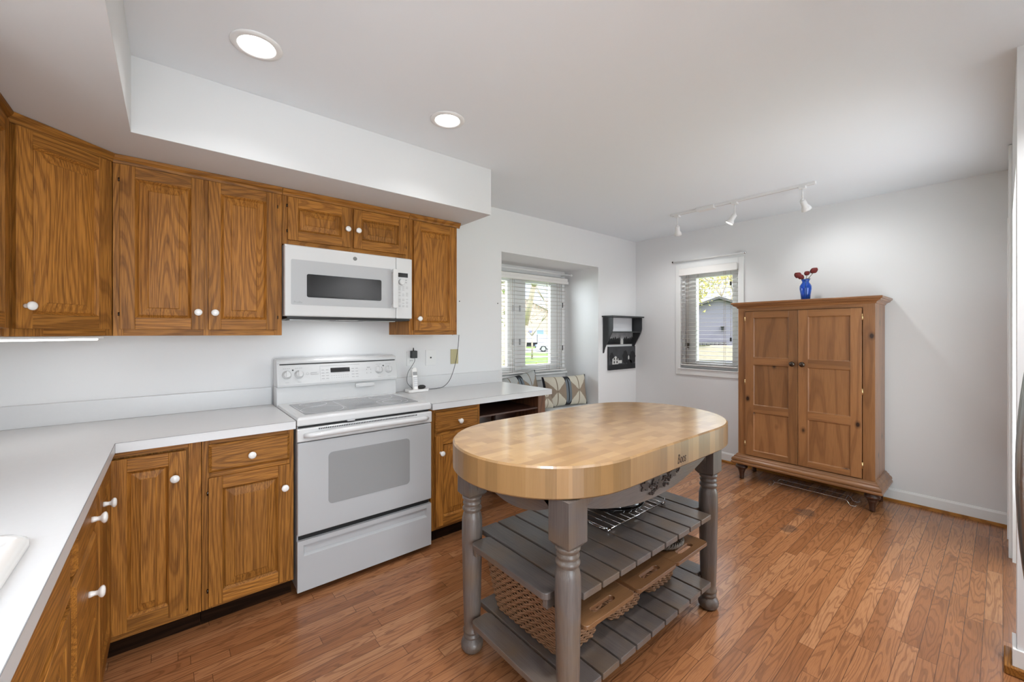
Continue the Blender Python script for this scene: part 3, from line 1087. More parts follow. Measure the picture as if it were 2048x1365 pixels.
oak_door(t, 0.575, 1.000, 0.115, 0.69, 0, (0.97, 0.60), -1)
oak_door(t, 1.008, 1.432, 0.115, 0.69, 0, (1.04, 0.60), 1)

# ================================================================ WORKTOPS
t = thing('worktop', 'L-shaped white laminate worktop, running from the sink corner to the left of the range', 'worktop', (-0.4, 2.4, 0.865))
b = MB()
SX0, SX1, SY0, SY1 = -0.70, -0.262, 0.62, 1.325
b.prism([(-0.798, SY1), (-0.17, SY1), (-0.17, 2.285), (0.487, 2.285), (0.487, UB), (-0.798, UB)], 'z', 0.865, CT)
b.box(-0.798, -0.17, 0.40, SY0, 0.865, CT)
b.box(-0.798, SX0, SY0, SY1, 0.865, CT)
b.box(SX1, -0.17, SY0, SY1, 0.865, CT)
b.build('top', laminate, t)
e = MB()
for z in (CT - 0.0012,):
    e.box(-0.1702, -0.1688, 0.40, 2.2838, z, z + 0.0014)
    e.box(-0.1688, 0.4872, 2.2837, 2.2852, z, z + 0.0014)
e.box(-0.1705, -0.1688, 2.2838, 2.2852, 0.865, CT)
e.build('edge_seam', lam_edge, t)
b = MB()
b.box(-0.782, 0.487, UB - 0.017, UB, CT, 1.012)
b.box(-0.798, -0.782, 0.40, UB, CT, 1.012)
b.build('upstand', laminate, t, 0.002)
t = thing('worktop', 'straight white laminate worktop, right of the range and ending at the window seat', 'worktop', (1.8, 2.6, 0.865))
b = MB()
b.box(1.262, 2.319, 2.285, UB, 0.865, CT)
b.build('top', laminate, t)
e = MB()
e.box(1.262, 2.3195, 2.2840, 2.2855, CT - 0.0012, CT + 0.0002)
e.build('edge_seam', lam_edge, t)
b = MB()
b.box(1.262, 2.319, UB - 0.017, UB, CT, 1.010)
b.build('upstand', laminate, t, 0.002)

# sink
t = thing('sink', 'white rounded drop-in sink at the left edge, set into the worktop', 'sink', (-0.48, 1.0, CT))


def rrect(x0, x1, y0, y1, r, n=6):
    out = []
    for cx, cy, a0 in ((x1 - r, y1 - r, 0), (x0 + r, y1 - r, 90), (x0 + r, y0 + r, 180), (x1 - r, y0 + r, 270)):
        for i in range(n + 1):
            a = R(a0 + 90 * i / n)
            out.append((cx + r * math.cos(a), cy + r * math.sin(a)))
    return out


def rring(inset, z, r):
    return [(x, y, z) for x, y in rrect(-0.735 + inset, -0.225 - inset, 0.585 + inset, 1.360 - inset, r)]


b = MB()
b.loft([rring(0, CT + 0.001, 0.06), rring(0.001, CT + 0.012, 0.06), rring(0.012, CT + 0.021, 0.055), rring(0.028, CT + 0.023, 0.05), rring(0.042, CT + 0.016, 0.045), rring(0.052, CT - 0.01, 0.04),
        rring(0.060, CT - 0.16, 0.04), rring(0.10, CT - 0.175, 0.03)], smooth=True, cap0=False)
b.build('basin', ceramic, t)

# ================================================================ RANGE
t = thing('range', 'white freestanding electric range with a grey glass cooktop, between the oak cabinets', 'range', (0.87, 2.6, 0))
RX0, RX1, RF = 0.492, 1.248, 2.292
b = MB()
b.box(RX0 + 0.004, RX1 - 0.004, RF + 0.014, 2.90, 0.035, 0.872)
b.box(RX0 + 0.012, RX1 - 0.012, RF + 0.03, RF + 0.034, 0.3, 0.9)
b.build('body', enamel_g, t, 0.002)
for x in (RX0 + 0.05, RX1 - 0.05):
    for y in (RF + 0.08, 2.85):
        MB().lathe([(0.02, 0.001), (0.02, 0.035)], (x, y, 0), 12).build('foot', black_pl, t)
MB().box(RX0 + 0.01, RX1 - 0.01, RF + 0.006, RF + 0.013, 0.292, 0.32).build('vent_gap', dark_gap, t)
MB().box(RX0 + 0.01, RX1 - 0.01, RF + 0.004, RF + 0.013, 0.86, 0.873).build('vent_gap', dark_gap, t)
# cooktop frame
b = MB()
ro = lambda i, z: [(RX0 + i, RF - 0.010 + i, z), (RX1 - i, RF - 0.010 + i, z), (RX1 - i, 2.79, z), (RX0 + i, 2.79, z)]
b.loft([ro(0.004, 0.874), ro(0, 0.880), ro(0, 0.905), ro(0.006, 0.916), ro(0.02, 0.919)])
b.build('cooktop_frame', enamel, t, 0.002)
b = MB()
b.prism(rrect(RX0 + 0.052, RX1 - 0.052, RF + 0.052, 2.735, 0.012, 3), 'z', 0.916, 0.9205)
gl = b.build('cooktop_glass', cook_glass, t)
for cx, cy, r0 in ((0.66, 2.455, 0.112), (0.66, 2.655, 0.075), (1.07, 2.455, 0.095), (1.075, 2.655, 0.075)):
    for rr_ in ([r0] if r0 != 0.095 else [r0, 0.06]):
        MB().lathe([(rr_, 0.9205), (rr_, 0.9211), (rr_ - 0.0035, 0.9211), (rr_ - 0.0035, 0.9205)], (cx, cy, 0), 48, smooth=False, closed=True).build('burner_outline', burner_mat, gl)
for x in (0.548, 0.778):
    MB().box(x, x + 0.003, 2.42, 2.68, 0.9205, 0.9210).build('zone_line', burner_mat, gl)
# oven door
b = MB()
b.box(RX0 + 0.001, RX1 - 0.001, RF - 0.018, RF + 0.012, 0.320, 0.791)
dr = b.build('oven_door', enamel_g, t, 0.006, 3)
b = MB()
b.box(RX0 - 0.001, RX1 + 0.001, RF - 0.020, RF + 0.012, 0.795, 0.862)
b.build('door_top_trim', enamel, dr, 0.006, 3)
b = MB()
b.prism(rrect(0.640, 1.101, 0.449, 0.720, 0.022, 5), 'y', RF - 0.0195, RF - 0.017)
b.build('oven_window', oven_glass, dr)
# handle: long bowed bar with a row of vents above
pts, rad = [], []
for i in range(25):
    s = i / 24
    x = RX0 + 0.03 + s * (RX1 - RX0 - 0.06)
    k = math.sin(math.pi * s) ** 0.35 if 0 < s < 1 else 0
    pts.append((x, RF - 0.022 - 0.028 * k, 0.826 + 0.008 * math.sin(math.pi * s)))
    rad.append(0.012 + 0.004 * k)
b = MB().tube(pts, rad, 12)
b.build('handle', enamel, dr)
b = MB()
for i in range(62):
    x = RX0 + 0.10 + i * 0.009
    b.box(x, x + 0.005, RF - 0.0212, RF - 0.0195, 0.849, 0.857)
b.build('vent_slots', dark_gap, dr)
b = MB()
b.box(0.735, 0.775, RF - 0.03, RF + 0.0, 0.8725, 0.8785)
b.build('door_latch', handset_grey, t, 0.002)
# storage drawer with a recessed grip
b = MB()
def dring(i, y, x0=RX0 + 0.001, x1=RX1 - 0.001, z0=0.034, z1=0.291):
    return rect(x0 + i, x1 - i, z0 + i, z1 - i, y)
y0 = RF - 0.014
V = [(x, y0, z) for z in (0.034, 0.212, 0.268, 0.291) for x in (RX0 + 0.001, RX0 + 0.030, RX1 - 0.030, RX1 - 0.001)]
F = []
for r_ in range(3):
    for c_ in range(3):
        if r_ == 1 and c_ == 1:
            continue
        a = r_ * 4 + c_
        F.append((a, a + 1, a + 5, a + 4))
b.add(V, F)
b.loft([rect(RX0 + 0.030, RX1 - 0.030, 0.212, 0.268, y0), rect(RX0 + 0.036, RX1 - 0.036, 0.222, 0.262, y0 + 0.016)], cap0=False)
b.loft([rect(RX0 + 0.001, RX1 - 0.001, 0.034, 0.291, y0), rect(RX0 + 0.001, RX1 - 0.001, 0.034, 0.291, RF + 0.012)], cap0=False)
b.build('storage_drawer', enamel_g, t)
# backguard with slanted control panel
b = MB()
b.box(RX0, RX1, 2.795, 2.905, 0.874, 1.02)
pr = [(2.775, 1.02), (2.905, 1.02), (2.905, 1.186), (2.86, 1.192), (2.81, 1.186), (2.80, 1.172), (2.802, 1.158), (2.772, 1.035)]
b.prism(pr, 'x', RX0, RX1)
bg = b.build('backguard', enamel, t, 0.004)
b = MB().box(RX0 + 0.015, RX1 - 0.01, 2.7975, 2.8035, 1.153, 1.159)
b.build('shadow_groove', dark_gap, bg)
b = MB().box(0.955, 1.08, 2.770, 2.795, 0.985, 1.010)
b.build('vent_hood', enamel, bg, 0.004)
# slanted frame of the controls: y grows with z
ty = lambda z: 2.772 + (z - 1.035) * (0.030 / 0.123) - 0.001
sl = math.atan2(0.030, 0.123)


def panel_box(x0, x1, z0, z1, th=0.0016):
    return [[(x0, ty(z0) - th, z0), (x1, ty(z0) - th, z0), (x1, ty(z1) - th, z1), (x0, ty(z1) - th, z1)],
            [(x0, ty(z0) + 0.001, z0), (x1, ty(z0) + 0.001, z0), (x1, ty(z1) + 0.001, z1), (x0, ty(z1) + 0.001, z1)]]


b = MB().loft(panel_box(0.797, 0.918, 1.094, 1.122, 0.0035))
b.build('display', black_glass, bg)
b = MB().loft(panel_box(0.735, 0.985, 1.043, 1.137, 0.0006))
b.build('key_panel', enamel, bg, 0.0)
b = MB()
for i in range(8):
    for j in range(2):
        x = 0.800 + i * 0.0145
        b.loft(panel_box(x, x + 0.006, 1.058 + j * 0.014, 1.060 + j * 0.014))
for i in range(2):
    for j in range(4):
        for x in (0.742 + i * 0.026, 0.93 + i * 0.026):
            b.loft(panel_box(x, x + 0.017, 1.056 + j * 0.018, 1.059 + j * 0.018))
b.loft(panel_box(0.735, 0.985, 1.136, 1.138))
b.build('key_print', print_grey, bg)
b = MB()
for x in (0.578, 1.150):
    b.loft(panel_box(x - 0.004, x + 0.004, 1.116, 1.124))
b.build('indicator', black_pl, bg)
b = MB()
for x in (0.544, 0.612, 1.117, 1.186):
    for dx in (-0.016, -0.006, 0.006, 0.016):
        b.loft(panel_box(x + dx - 0.003, x + dx + 0.003, 1.130, 1.132))
    b.loft(panel_box(x - 0.010, x + 0.010, 1.046, 1.0475))
for dx in (-0.014, 0.014):
    for zz in (1.075, 1.098):
        b.loft(panel_box(1.045 + dx - 0.002, 1.045 + dx + 0.002, zz, zz + 0.004))
b.loft(panel_box(1.035, 1.055, 1.112, 1.116))
b.loft(panel_box(0.678, 0.725, 1.088, 1.0895))
b.loft(panel_box(0.678, 0.715, 1.098, 1.0995))
b.build('dial_print', print_grey, bg)
b = MB()
for i in range(24):
    a0, a1 = 2 * math.pi * i / 24, 2 * math.pi * (i + 1) / 24
    q = []
    for a, r_ in ((a0, 0.0075), (a1, 0.0075), (a1, 0.0062), (a0, 0.0062)):
        z = 1.094 + r_ * math.sin(a)
        q.append((0.660 + r_ * math.cos(a), ty(z) - 0.0008, z))
    b.add(q, [(0, 1, 2, 3)])
b.build('round_emblem', print_grey, bg)
# dials
kb = MB()
kb.lathe([(0.026, 0), (0.026, -0.004), (0.021, -0.006), (0.019, -0.018), (0.016, -0.020)], axis='y', segs=24)
kb.prism([(-0.006, -0.017), (0.006, -0.017), (0.006, 0.020), (-0.006, 0.020)], 'y', -0.028, -0.018)
ko = kb.build('dial', enamel, None)
DIAL = ko.data
bpy.data.objects.remove(ko)
for x in (0.544, 0.612, 1.117, 1.186):
    place(DIAL, 'dial', bg, (x, ty(1.093), 1.093), (-sl, 0, 0))['label'] = 'round white control dial'

# ================================================================ MICROWAVE
MX0, MX1, MF = 0.489, 1.249, 2.537
t = thing('microwave', 'white over-the-range microwave mounted between the oak wall cabinets', 'microwave', (0.87, 2.7, 1.443))
b = MB().box(MX0, MX1, MF + 0.03, UB, 1.446, 1.848)
b.build('case', enamel, t, 0.003)
b = MB().box(MX0 - 0.004, 1.133, MF, MF + 0.028, 1.443, 1.842)
dr = b.build('door', enamel, t, 0.008, 3)
b = MB().box(1.1345, MX1 - 0.003, MF + 0.001, MF + 0.028, 1.443, 1.842)
cp = b.build('control_panel', enamel, t, 0.006, 3)
b = MB().prism(rrect(0.517, 1.098, 1.508, 1.762, 0.008, 3), 'y', MF - 0.0015, MF + 0.001)
b.build('door_inset', enamel_g, dr)
b = MB().prism(rrect(0.597, 1.033, 1.553, 1.685, 0.010, 4), 'y', MF - 0.003, MF)
b.build('window', black_glass, dr)
b = MB()
b.prism(rrect(1.098, 1.132, 1.510, 1.762, 0.008, 3), 'y', MF - 0.036, MF - 0.022)
b.box(1.100, 1.130, MF - 0.024, MF, 1.512, 1.535)
b.box(1.100, 1.130, MF - 0.024, MF, 1.738, 1.760)
b.build('handle', enamel, dr, 0.003)
b = MB().lathe([(0.012, 0), (0.012, -0.0015), (0.0105, -0.002)], (0.868, MF, 1.803), 24, axis='y', smooth=False)
b.build('round_emblem', badge_grey, dr)
lettering('lettering', 'Profile', 0.017, (0.552, MF - 0.0018, 1.522), (R(90), 0, 0), print_grey, dr)
b = MB().box(1.142, 1.214, MF - 0.0015, MF, 1.716, 1.744)
b.build('display', black_glass, cp)
b = MB().lathe([(0.021, 0), (0.020, -0.010), (0.016, -0.015)], (1.170, MF + 0.001, 1.684), 24, axis='y')
b.build('dial', enamel, cp)
b = MB()
for x, z in ((1.203, 1.696), (1.203, 1.680)):
    b.box(x - 0.005, x + 0.005, MF - 0.0005, MF + 0.001, z, z + 0.005)
for j, z in enumerate((1.652, 1.643, 1.632, 1.612, 1.604, 1.594, 1.570, 1.562, 1.552, 1.544, 1.528, 1.521)):
    for i in range(3):
        if (i + j) % 5 == 4:
            continue
        x = 1.150 + i * 0.026
        b.box(x, x + 0.014, MF - 0.0004, MF + 0.0015, z, z + 0.0025)
b.build('key_print', print_grey, cp)
b = MB()
b.box(MX0 + 0.01, MX1 - 0.01, MF + 0.02, UB - 0.02, 1.428, 1.4455)
un = b.build('underside', black_pl, t, 0.004)
for x0 in (0.53, 0.95):
    MB().box(x0, x0 + 0.22, MF + 0.10, MF + 0.22, 1.4235, 1.428).build('filter', steel, un)
b = MB().box(0.79, 0.91, MF + 0.06, MF + 0.12, 1.4255, 1.4285)
b.build('lamp_cover', enamel, un)
lamp('cooktop_lamp', 'AREA', (0.85, 2.68, 1.42), (0, 0, 0), 0.7, (0.97, 0.98, 1.0), shape='RECTANGLE', size=0.14, size_y=0.07)
# ================================================================ ISLAND TABLE
TX0, TX1, TY0, TY1 = 0.806, 2.283, 0.813, 1.581
TZ0, TZ1 = 0.818, 0.925
t = thing('butcher_block_table', 'oval-topped maple butcher-block table on grey turned legs with two slatted shelves', 'kitchen island', (1.53, 1.19, 0))


def oval(inset=0.0, n=26, rx=0.40):
    """straight long sides and elliptical ends, counter-clockwise"""
    a, bb = rx - inset, (TY1 - TY0) / 2 - inset
    cy = (TY0 + TY1) / 2
    out = []
    for i in range(n + 1):
        th = -math.pi / 2 + math.pi * i / n
        c, s = math.cos(th), math.sin(th)
        out.append((TX1 - rx + a * abs(c) ** 0.92, cy + bb * s))
    for i in range(n + 1):
        th = math.pi / 2 + math.pi * i / n
        c, s = math.cos(th), math.sin(th)
        out.append((TX0 + rx - a * abs(c) ** 0.92, cy + bb * s))
    return out


def resample(poly, step):
    pts = [Vector(p) for p in poly]
    n = len(pts)
    L = [0]
    for i in range(n):
        L.append(L[-1] + (pts[(i + 1) % n] - pts[i]).length)
    tot = L[-1]
    m = int(tot / step)
    out = []
    j = 0
    for k in range(m):
        d = tot * k / m
        while L[j + 1] < d:
            j += 1
        f = (d - L[j]) / (L[j + 1] - L[j])
        out.append(tuple(pts[j].lerp(pts[(j + 1) % n], f)))
    return out


out = resample(oval(), 0.0125)
inn = resample(oval(0.006), 0.0125)
m_ = min(len(out), len(inn))
cx_, cy_ = (TX0 + TX1) / 2, (TY0 + TY1) / 2
inn = [(cx_ + (x - cx_) * (1 - 0.006 / 0.74), cy_ + (y - cy_) * (1 - 0.006 / 0.384)) for x, y in out]
n = len(out)
b = MB()
b.add([(x, y, TZ1) for x, y in inn], [tuple(range(n))], 0, 0.5)
b.add([(x, y, TZ0) for x, y in inn], [tuple(reversed(range(n)))], 0, 0.5)
k = 0
r2 = random.Random(3)
while k < n:
    wd = r2.choice([3, 4, 4, 5])
    sd = r2.random()
    for j in range(k, min(n, k + wd)):
        a, c = j, (j + 1) % n
        ring = [(inn, TZ0), (out, TZ0 + 0.006), (out, TZ1 - 0.006), (inn, TZ1)]
        for q in range(3):
            (P0, z0), (P1, z1) = ring[q], ring[q + 1]
            b.add([(*P0[a], z0), (*P0[c], z0), (*P1[c], z1), (*P1[a], z1)], [(0, 1, 2, 3)], 1, sd)
    k += wd
b.build('block_top', [maple_top, maple_side], t)
lg = lettering('lettering', 'Boos', 0.052, (1.552, TY0 - 0.0003, 0.853), (R(90), 0, 0), plain('burnt_brown', (0.035, 0.012, 0.005), 0.6), t, 0.0003, 0.25, 0.62)

LEGS = [(0.997, 0.910), (2.035, 0.930), (0.990, 1.452), (2.035, 1.452)]
prof = [(0.026, 0.001), (0.038, 0.004), (0.046, 0.018), (0.047, 0.032), (0.042, 0.046), (0.031, 0.055), (0.030, 0.058), (0.036, 0.063), (0.036, 0.070), (0.030, 0.075), (0.030, 0.078), (0.038, 0.084), (0.038, 0.092),
        (0.033, 0.097), (0.0355, 0.13), (0.0385, 0.25), (0.0415, 0.40), (0.0435, 0.50), (0.0425, 0.56), (0.038, 0.583), (0.034, 0.590), (0.034, 0.594), (0.040, 0.600), (0.041, 0.608), (0.036, 0.614), (0.033, 0.618),
        (0.038, 0.624), (0.039, 0.631), (0.034, 0.636), (0.034, 0.640), (0.041, 0.648), (0.042, 0.656), (0.036, 0.661)]
for i, (x, y) in enumerate(LEGS):
    b = MB()
    b.lathe(prof, (x, y, 0), 28)
    hw = 0.0445
    b.loft([[(x - s, y - s, z), (x + s, y - s, z), (x + s, y + s, z), (x - s, y + s, z)] for s, z in ((0.034, 0.659), (hw, 0.672), (hw, TZ0 - 0.001))])
    b.build('leg', grey_z, t, 0)
# arched aprons
def apron_z(s):
    return TZ0 - 0.062 - 0.075 * math.sin(math.pi * s) ** 0.9


def apron(p0, p1, th, depth_scale=1.0):
    b = MB()
    N = 24
    d = Vector((p1[0] - p0[0], p1[1] - p0[1], 0))
    nrm = Vector((-d.y, d.x, 0)).normalized() * th / 2
    r0, r1 = [], []
    F, V = [], []
    for i in range(N + 1):
        s = i / N
        p = Vector((p0[0], p0[1], 0)) + d * s
        zl = TZ0 - 0.045 - (0.092 * math.sin(math.pi * min(1, max(0, s))) ** 0.8) * depth_scale
        for q in (p - nrm, p + nrm):
            V.append((q.x, q.y, zl))
            V.append((q.x, q.y, TZ0 - 0.001))
    for i in range(N):
        a, c = i * 4, (i + 1) * 4
        F += [(a, c, c + 1, a + 1), (a + 2, a + 3, c + 3, c + 2), (a, a + 2, c + 2, c), (a + 1, c + 1, c + 3, a + 3)]
    F += [(0, 1, 3, 2), (N * 4, N * 4 + 2, N * 4 + 3, N * 4 + 1)]
    b.add(V, F)
    return b


apron((1.043, 0.918), (1.990, 0.918), 0.02).build('apron', grey_x, t)
apron((1.035, 1.452), (1.990, 1.452), 0.02).build('apron', grey_x, t)
apron((0.995, 0.956), (0.995, 1.406), 0.02, 0.75).build('apron', grey_y, t)
apron((2.035, 0.976), (2.035, 1.406), 0.02, 0.75).build('apron', grey_y, t)
# corner brackets
for (x, y, dx) in ((1.042, 0.910, 1), (1.990, 0.930, -1), (1.035, 1.452, 1), (1.990, 1.452, -1)):
    poly = [(x, TZ0 - 0.002), (x + dx * 0.07, TZ0 - 0.002)]
    for i in range(7):
        a = math.pi / 2 * i / 6
        poly.append((x + dx * (0.07 - 0.07 * math.sin(a) * 0.93), TZ0 - 0.04 - 0.09 * (1 - math.cos(a))))
    MB().prism(poly, 'y', y - 0.012, y + 0.012).build('corner_bracket', grey_z, t)
for (x, y, dy) in ((0.997, 0.955, 1), (2.035, 0.975, 1), (0.997, 1.407, -1), (2.035, 1.407, -1)):
    poly = [(y, TZ0 - 0.002), (y + dy * 0.07, TZ0 - 0.002)]
    for i in range(7):
        a = math.pi / 2 * i / 6
        poly.append((y + dy * (0.07 - 0.07 * math.sin(a) * 0.93), TZ0 - 0.04 - 0.09 * (1 - math.cos(a))))
    MB().prism(poly, 'x', x - 0.012, x + 0.012).build('corner_bracket', grey_z, t)
# carved grapes and leaves on the long apron
b = MB()
r3 = random.Random(5)
dark_carve = plain('dark_carving', (0.06, 0.045, 0.04), 0.45)
for cx, cz in ((1.49, 0.722), (1.60, 0.735)):
    for i in range(14):
        b.sphere((cx + r3.uniform(-0.022, 0.022), 0.908 - r3.uniform(0, 0.004), cz + r3.uniform(-0.022, 0.024)), 0.0065, 8)
for sx, cz, an in ((1.545, 0.73, 0.3), (1.44, 0.745, 2.6), (1.65, 0.752, 0.4), (1.52, 0.757, 1.2)):
    poly = []
    for i in range(20):
        a = 2 * math.pi * i / 20
        rr_ = 0.026 * (1 + 0.35 * math.cos(5 * a))
        poly.append((sx + rr_ * math.cos(a + an), cz + 0.7 * rr_ * math.sin(a + an)))
    b.prism(poly, 'y', 0.902, 0.909)
pts = []
for i in range(26):
    a = i * 0.42
    pts.append((1.69 + 0.016 * math.cos(a) * (1 - i / 34), 0.904, 0.757 + 0.016 * math.sin(a) * (1 - i / 34)))
b.tube(pts, 0.003, 6)
b.build('carved_grapes', dark_carve, t)
# slatted shelves: eleven slats each, on two long rails
for zs, yext in ((0.487, 0.0), (0.167, 0.0)):
    for y in (0.985, 1.395):
        MB().box(0.965, 2.065, y - 0.011, y + 0.011, zs - 0.062, zs - 0.0235).build('shelf_rail', grey_x, t, 0.002)
    for i in range(11):
        x0 = 0.946 + i * 0.1034
        y0, y1 = (0.962, 1.400) if i in (0, 10) else (0.887, 1.482)
        b = MB()
        if i in (0, 10):
            b.prism(rrect(x0, x0 + 0.094, y0, y1, 0.022, 4), 'z', zs - 0.023, zs)
        else:
            b.box(x0, x0 + 0.094, y0, y1, zs - 0.023, zs)
        b.build('slat', grey_y, t, 0.0025)

# ================================================================ BASKETS on the lower shelf
wick = plain('tan_wicker', (0.25, 0.125, 0.06), 0.6, bump=0.3, bscale=300, vary=0.35)
wick_dark = plain('basket_inside', (0.03, 0.016, 0.01), 0.9)


def rrect3(x0, x1, y0, y1, r, z, n=5):
    return [(x, y, z) for x, y in rrect(x0, x1, y0, y1, r, n)]


def basket(cx, label, y0=0.985):
    t = thing('wicker_basket', label, 'basket', (cx, 1.22, 0.168), group=None)
    zb, zt = 0.169, 0.372

    def size(z):
        k = (z - zb) / (zt - zb)
        return 0.098 + 0.030 * k ** 0.7, y0 + 0.040 * (1 - k ** 0.6), 1.445 - 0.04 * (1 - k)
    b = MB()
    rings = []
    for i in range(5):
        z = zb + (zt - zb) * i / 4
        hx, ya, yb = size(z)
        rings.append(rrect3(cx - hx + 0.006, cx + hx - 0.006, ya + 0.006, yb - 0.006, 0.035, z + 0.002))
    b.loft(rings, cap1=False)
    b.build('liner', wick_dark, t)
    b = MB()
    rows = 20
    for rI in range(rows):
        z = zb + 0.006 + (zt - zb - 0.012) * rI / (rows - 1)
        hx, ya, yb = size(z)
        per = resample([(p[0], p[1]) for p in rrect3(cx - hx, cx + hx, ya, yb, 0.036, z)], 0.0042)
        N = len(per) // 8 * 8
        per = resample([(p[0], p[1]) for p in rrect3(cx - hx, cx + hx, ya, yb, 0.036, z)], sum((Vector(per[i]) - Vector(per[i - 1])).length for i in range(len(per))) / N * 0.9999)
        cxx, cyy = cx, (ya + yb) / 2
        pts = []
        for i, (x, y) in enumerate(per):
            ph = (i // 1) * (2 * math.pi / 8) + (math.pi if rI % 2 else 0)
            d = Vector((x - cxx, y - cyy))
            d.normalize()
            o_ = 0.0034 * math.sin(ph)
            pts.append((x + d.x * o_, y + d.y * o_, z))
        b.tube(pts, 0.0033, 5, closed=True, flat=1.4)
    b.build('woven_sides', wick, t)
    b = MB()
    hx, ya, yb = size(zt)
    b.tube(rrect3(cx - hx, cx + hx, ya + 0.05, yb, 0.036, zt + 0.006), 0.009, 8, closed=True)
    b.build('rim', wick, t)
    # wooden grip board with a slot
    for yy, s in ((0.868, 1),):
        x0, x1 = cx - 0.139, cx + 0.139
        y1 = 1.005
        o_ = rrect(x0, x1, yy, y1, 0.016, 4)
        h_ = rrect(cx - 0.062, cx + 0.062, yy + 0.030, yy + 0.056, 0.0129, 4)
        nn = len(o_)
        V = [(x, y, z) for z in (0.374, 0.389) for ring in (o_, h_) for x, y in ring]
        F = []
        for j in range(nn):
            q = (j + 1) % nn
            F += [(j, q, nn + q, nn + j), (2 * nn + j, 3 * nn + j, 3 * nn + q, 2 * nn + q), (j, 2 * nn + j, 2 * nn + q, q), (nn + j, nn + q, 3 * nn + q, 3 * nn + j)]
        MB().add(V, F).build('handle_board', handle_wood, t, 0.002)
    return t


basket(1.180, 'wicker basket with wooden grip board, nearest the left end of the table')
basket(1.481, 'wicker basket with wooden grip board, middle of three under the table')
basket(1.760, 'wicker basket with wooden grip board, holding a small wicker bowl', 0.985)
# wicker bowl lying in the last basket
wick_g = plain('grey_wicker', (0.13, 0.105, 0.085), 0.55, vary=0.4, bscale=200)
t = thing('wicker_bowl', 'small round dark wicker bowl resting on top of the far basket', 'bowl', (1.735, 1.02, 0.39))
b = MB()
for k in range(3):
    pts = []
    for i in range(96):
        a = 2 * math.pi * i / 96
        ph = a * 15 + k * 2 * math.pi / 3
        r_ = 0.098 + 0.007 * math.cos(ph)
        pts.append((1.735 + r_ * math.cos(a), 1.02 + r_ * math.sin(a), 0.408 + 0.007 * math.sin(ph)))
    b.tube(pts, 0.0052, 6, closed=True)
b.build('braided_rim', wick_g, t)
b = MB()
for i in range(20):
    a = 2 * math.pi * i / 20
    b.tube([(1.735 + r_ * math.cos(a), 1.02 + r_ * math.sin(a), z) for r_, z in ((0.096, 0.408), (0.085, 0.401), (0.06, 0.395), (0.02, 0.394))], 0.003, 5)
for r_ in (0.03, 0.05, 0.07):
    b.tube([(1.735 + r_ * math.cos(2 * math.pi * i / 40), 1.02 + r_ * math.sin(2 * math.pi * i / 40), 0.395) for i in range(40)], 0.003, 5, closed=True)
b.build('bowl_ribs', wick_g, t)

# ================================================================ wire rack and black roasting pan on the upper shelf
t = thing('wire_rack', 'chrome wire cooling rack lying on the upper shelf of the table', 'rack', (1.68, 1.25, 0.488))
b = MB()
for y in (1.095, 1.42):
    b.tube([(1.46, y, 0.497), (1.90, y, 0.497)], 0.0028, 8)
for x in (1.46, 1.90):
    b.tube([(x, 1.095, 0.497), (x, 1.42, 0.497)], 0.0028, 8)
b.build('frame', chrome, t)
b = MB()
for i in range(10):
    x = 1.50 + i * 0.040
    b.tube([(x, 1.090, 0.500), (x, 1.425, 0.500)], 0.0012, 6)
b.build('wires', chrome, t)
for x, s in ((1.46, -1), (1.90, 1)):
    b = MB()
    b.tube([(x, 1.10, 0.497), (x + s * 0.012, 1.095, 0.506), (x + s * 0.030, 1.10, 0.508), (x + s * 0.034, 1.13, 0.508), (x + s * 0.034, 1.17, 0.508), (x + s * 0.02, 1.19, 0.503), (x, 1.19, 0.497)], 0.0028, 8)
    b.tube([(x - 0.012, 1.095, 0.4945), (x + 0.014, 1.095, 0.4945)], 0.0062, 8)
    b.build('end_handle', chrome, t)
enam = plain('black_speckled_enamel', (0.012, 0.012, 0.014), 0.08, coat=0.8)
t = thing('roasting_pan', 'round glossy black enamel pan with its lid, standing on the wire rack', 'pan', (1.685, 1.238, 0.503))
MB().lathe([(0.10, 0.503), (0.125, 0.508), (0.140, 0.520), (0.150, 0.532), (0.153, 0.535), (0.150, 0.537), (0.138, 0.525), (0.10, 0.512)], (1.685, 1.238, 0), 48).build('base', enam, t)
MB().lathe([(0.138, 0.537), (0.142, 0.541), (0.135, 0.548), (0.115, 0.560), (0.09, 0.566), (0.06, 0.569), (0.02, 0.571)], (1.685, 1.238, 0), 48).build('lid', enam, t)
pts = [(1.685 + 0.150, 1.238 - 0.03, 0.537), (1.685 + 0.165, 1.238 - 0.03, 0.553), (1.685 + 0.165, 1.238 + 0.03, 0.553), (1.685 + 0.150, 1.238 + 0.03, 0.537)]
MB().tube(pts, 0.004, 8).build('handle', enam, t)

# ================================================================ PINE ARMOIRE
t = thing('armoire', 'two-door knotty pine armoire with dark turned feet, against the right wall', 'armoire', (4.24, 1.09, 0))
AF, AB, AL, AR = 4.05, WR - 0.016, 1.574, 0.612
b = MB()
b.box(AF + 0.02, AB, AR, AL, 0.19, 1.585)
b.build('carcass', pine_z, t, 0.002)
b = MB()
b.box(AF, AF + 0.0195, AR, AR + 0.072, 0.19, 1.585)
b.box(AF, AF + 0.0195, AL - 0.062, AL, 0.19, 1.585)
b.box(AF + 0.0004, AF + 0.0195, AR + 0.072, AL - 0.062, 1.545, 1.585, 1)
b.build('face_frame', [pine_z, pine_y], t, 0.001)


def around(prof, z_first=True):
    rings = []
    for o_, z in prof:
        rings.append([(AF - o_, AR - o_, z), (AB, AR - o_, z), (AB, AL + o_, z), (AF - o_, AL + o_, z)])
    return rings


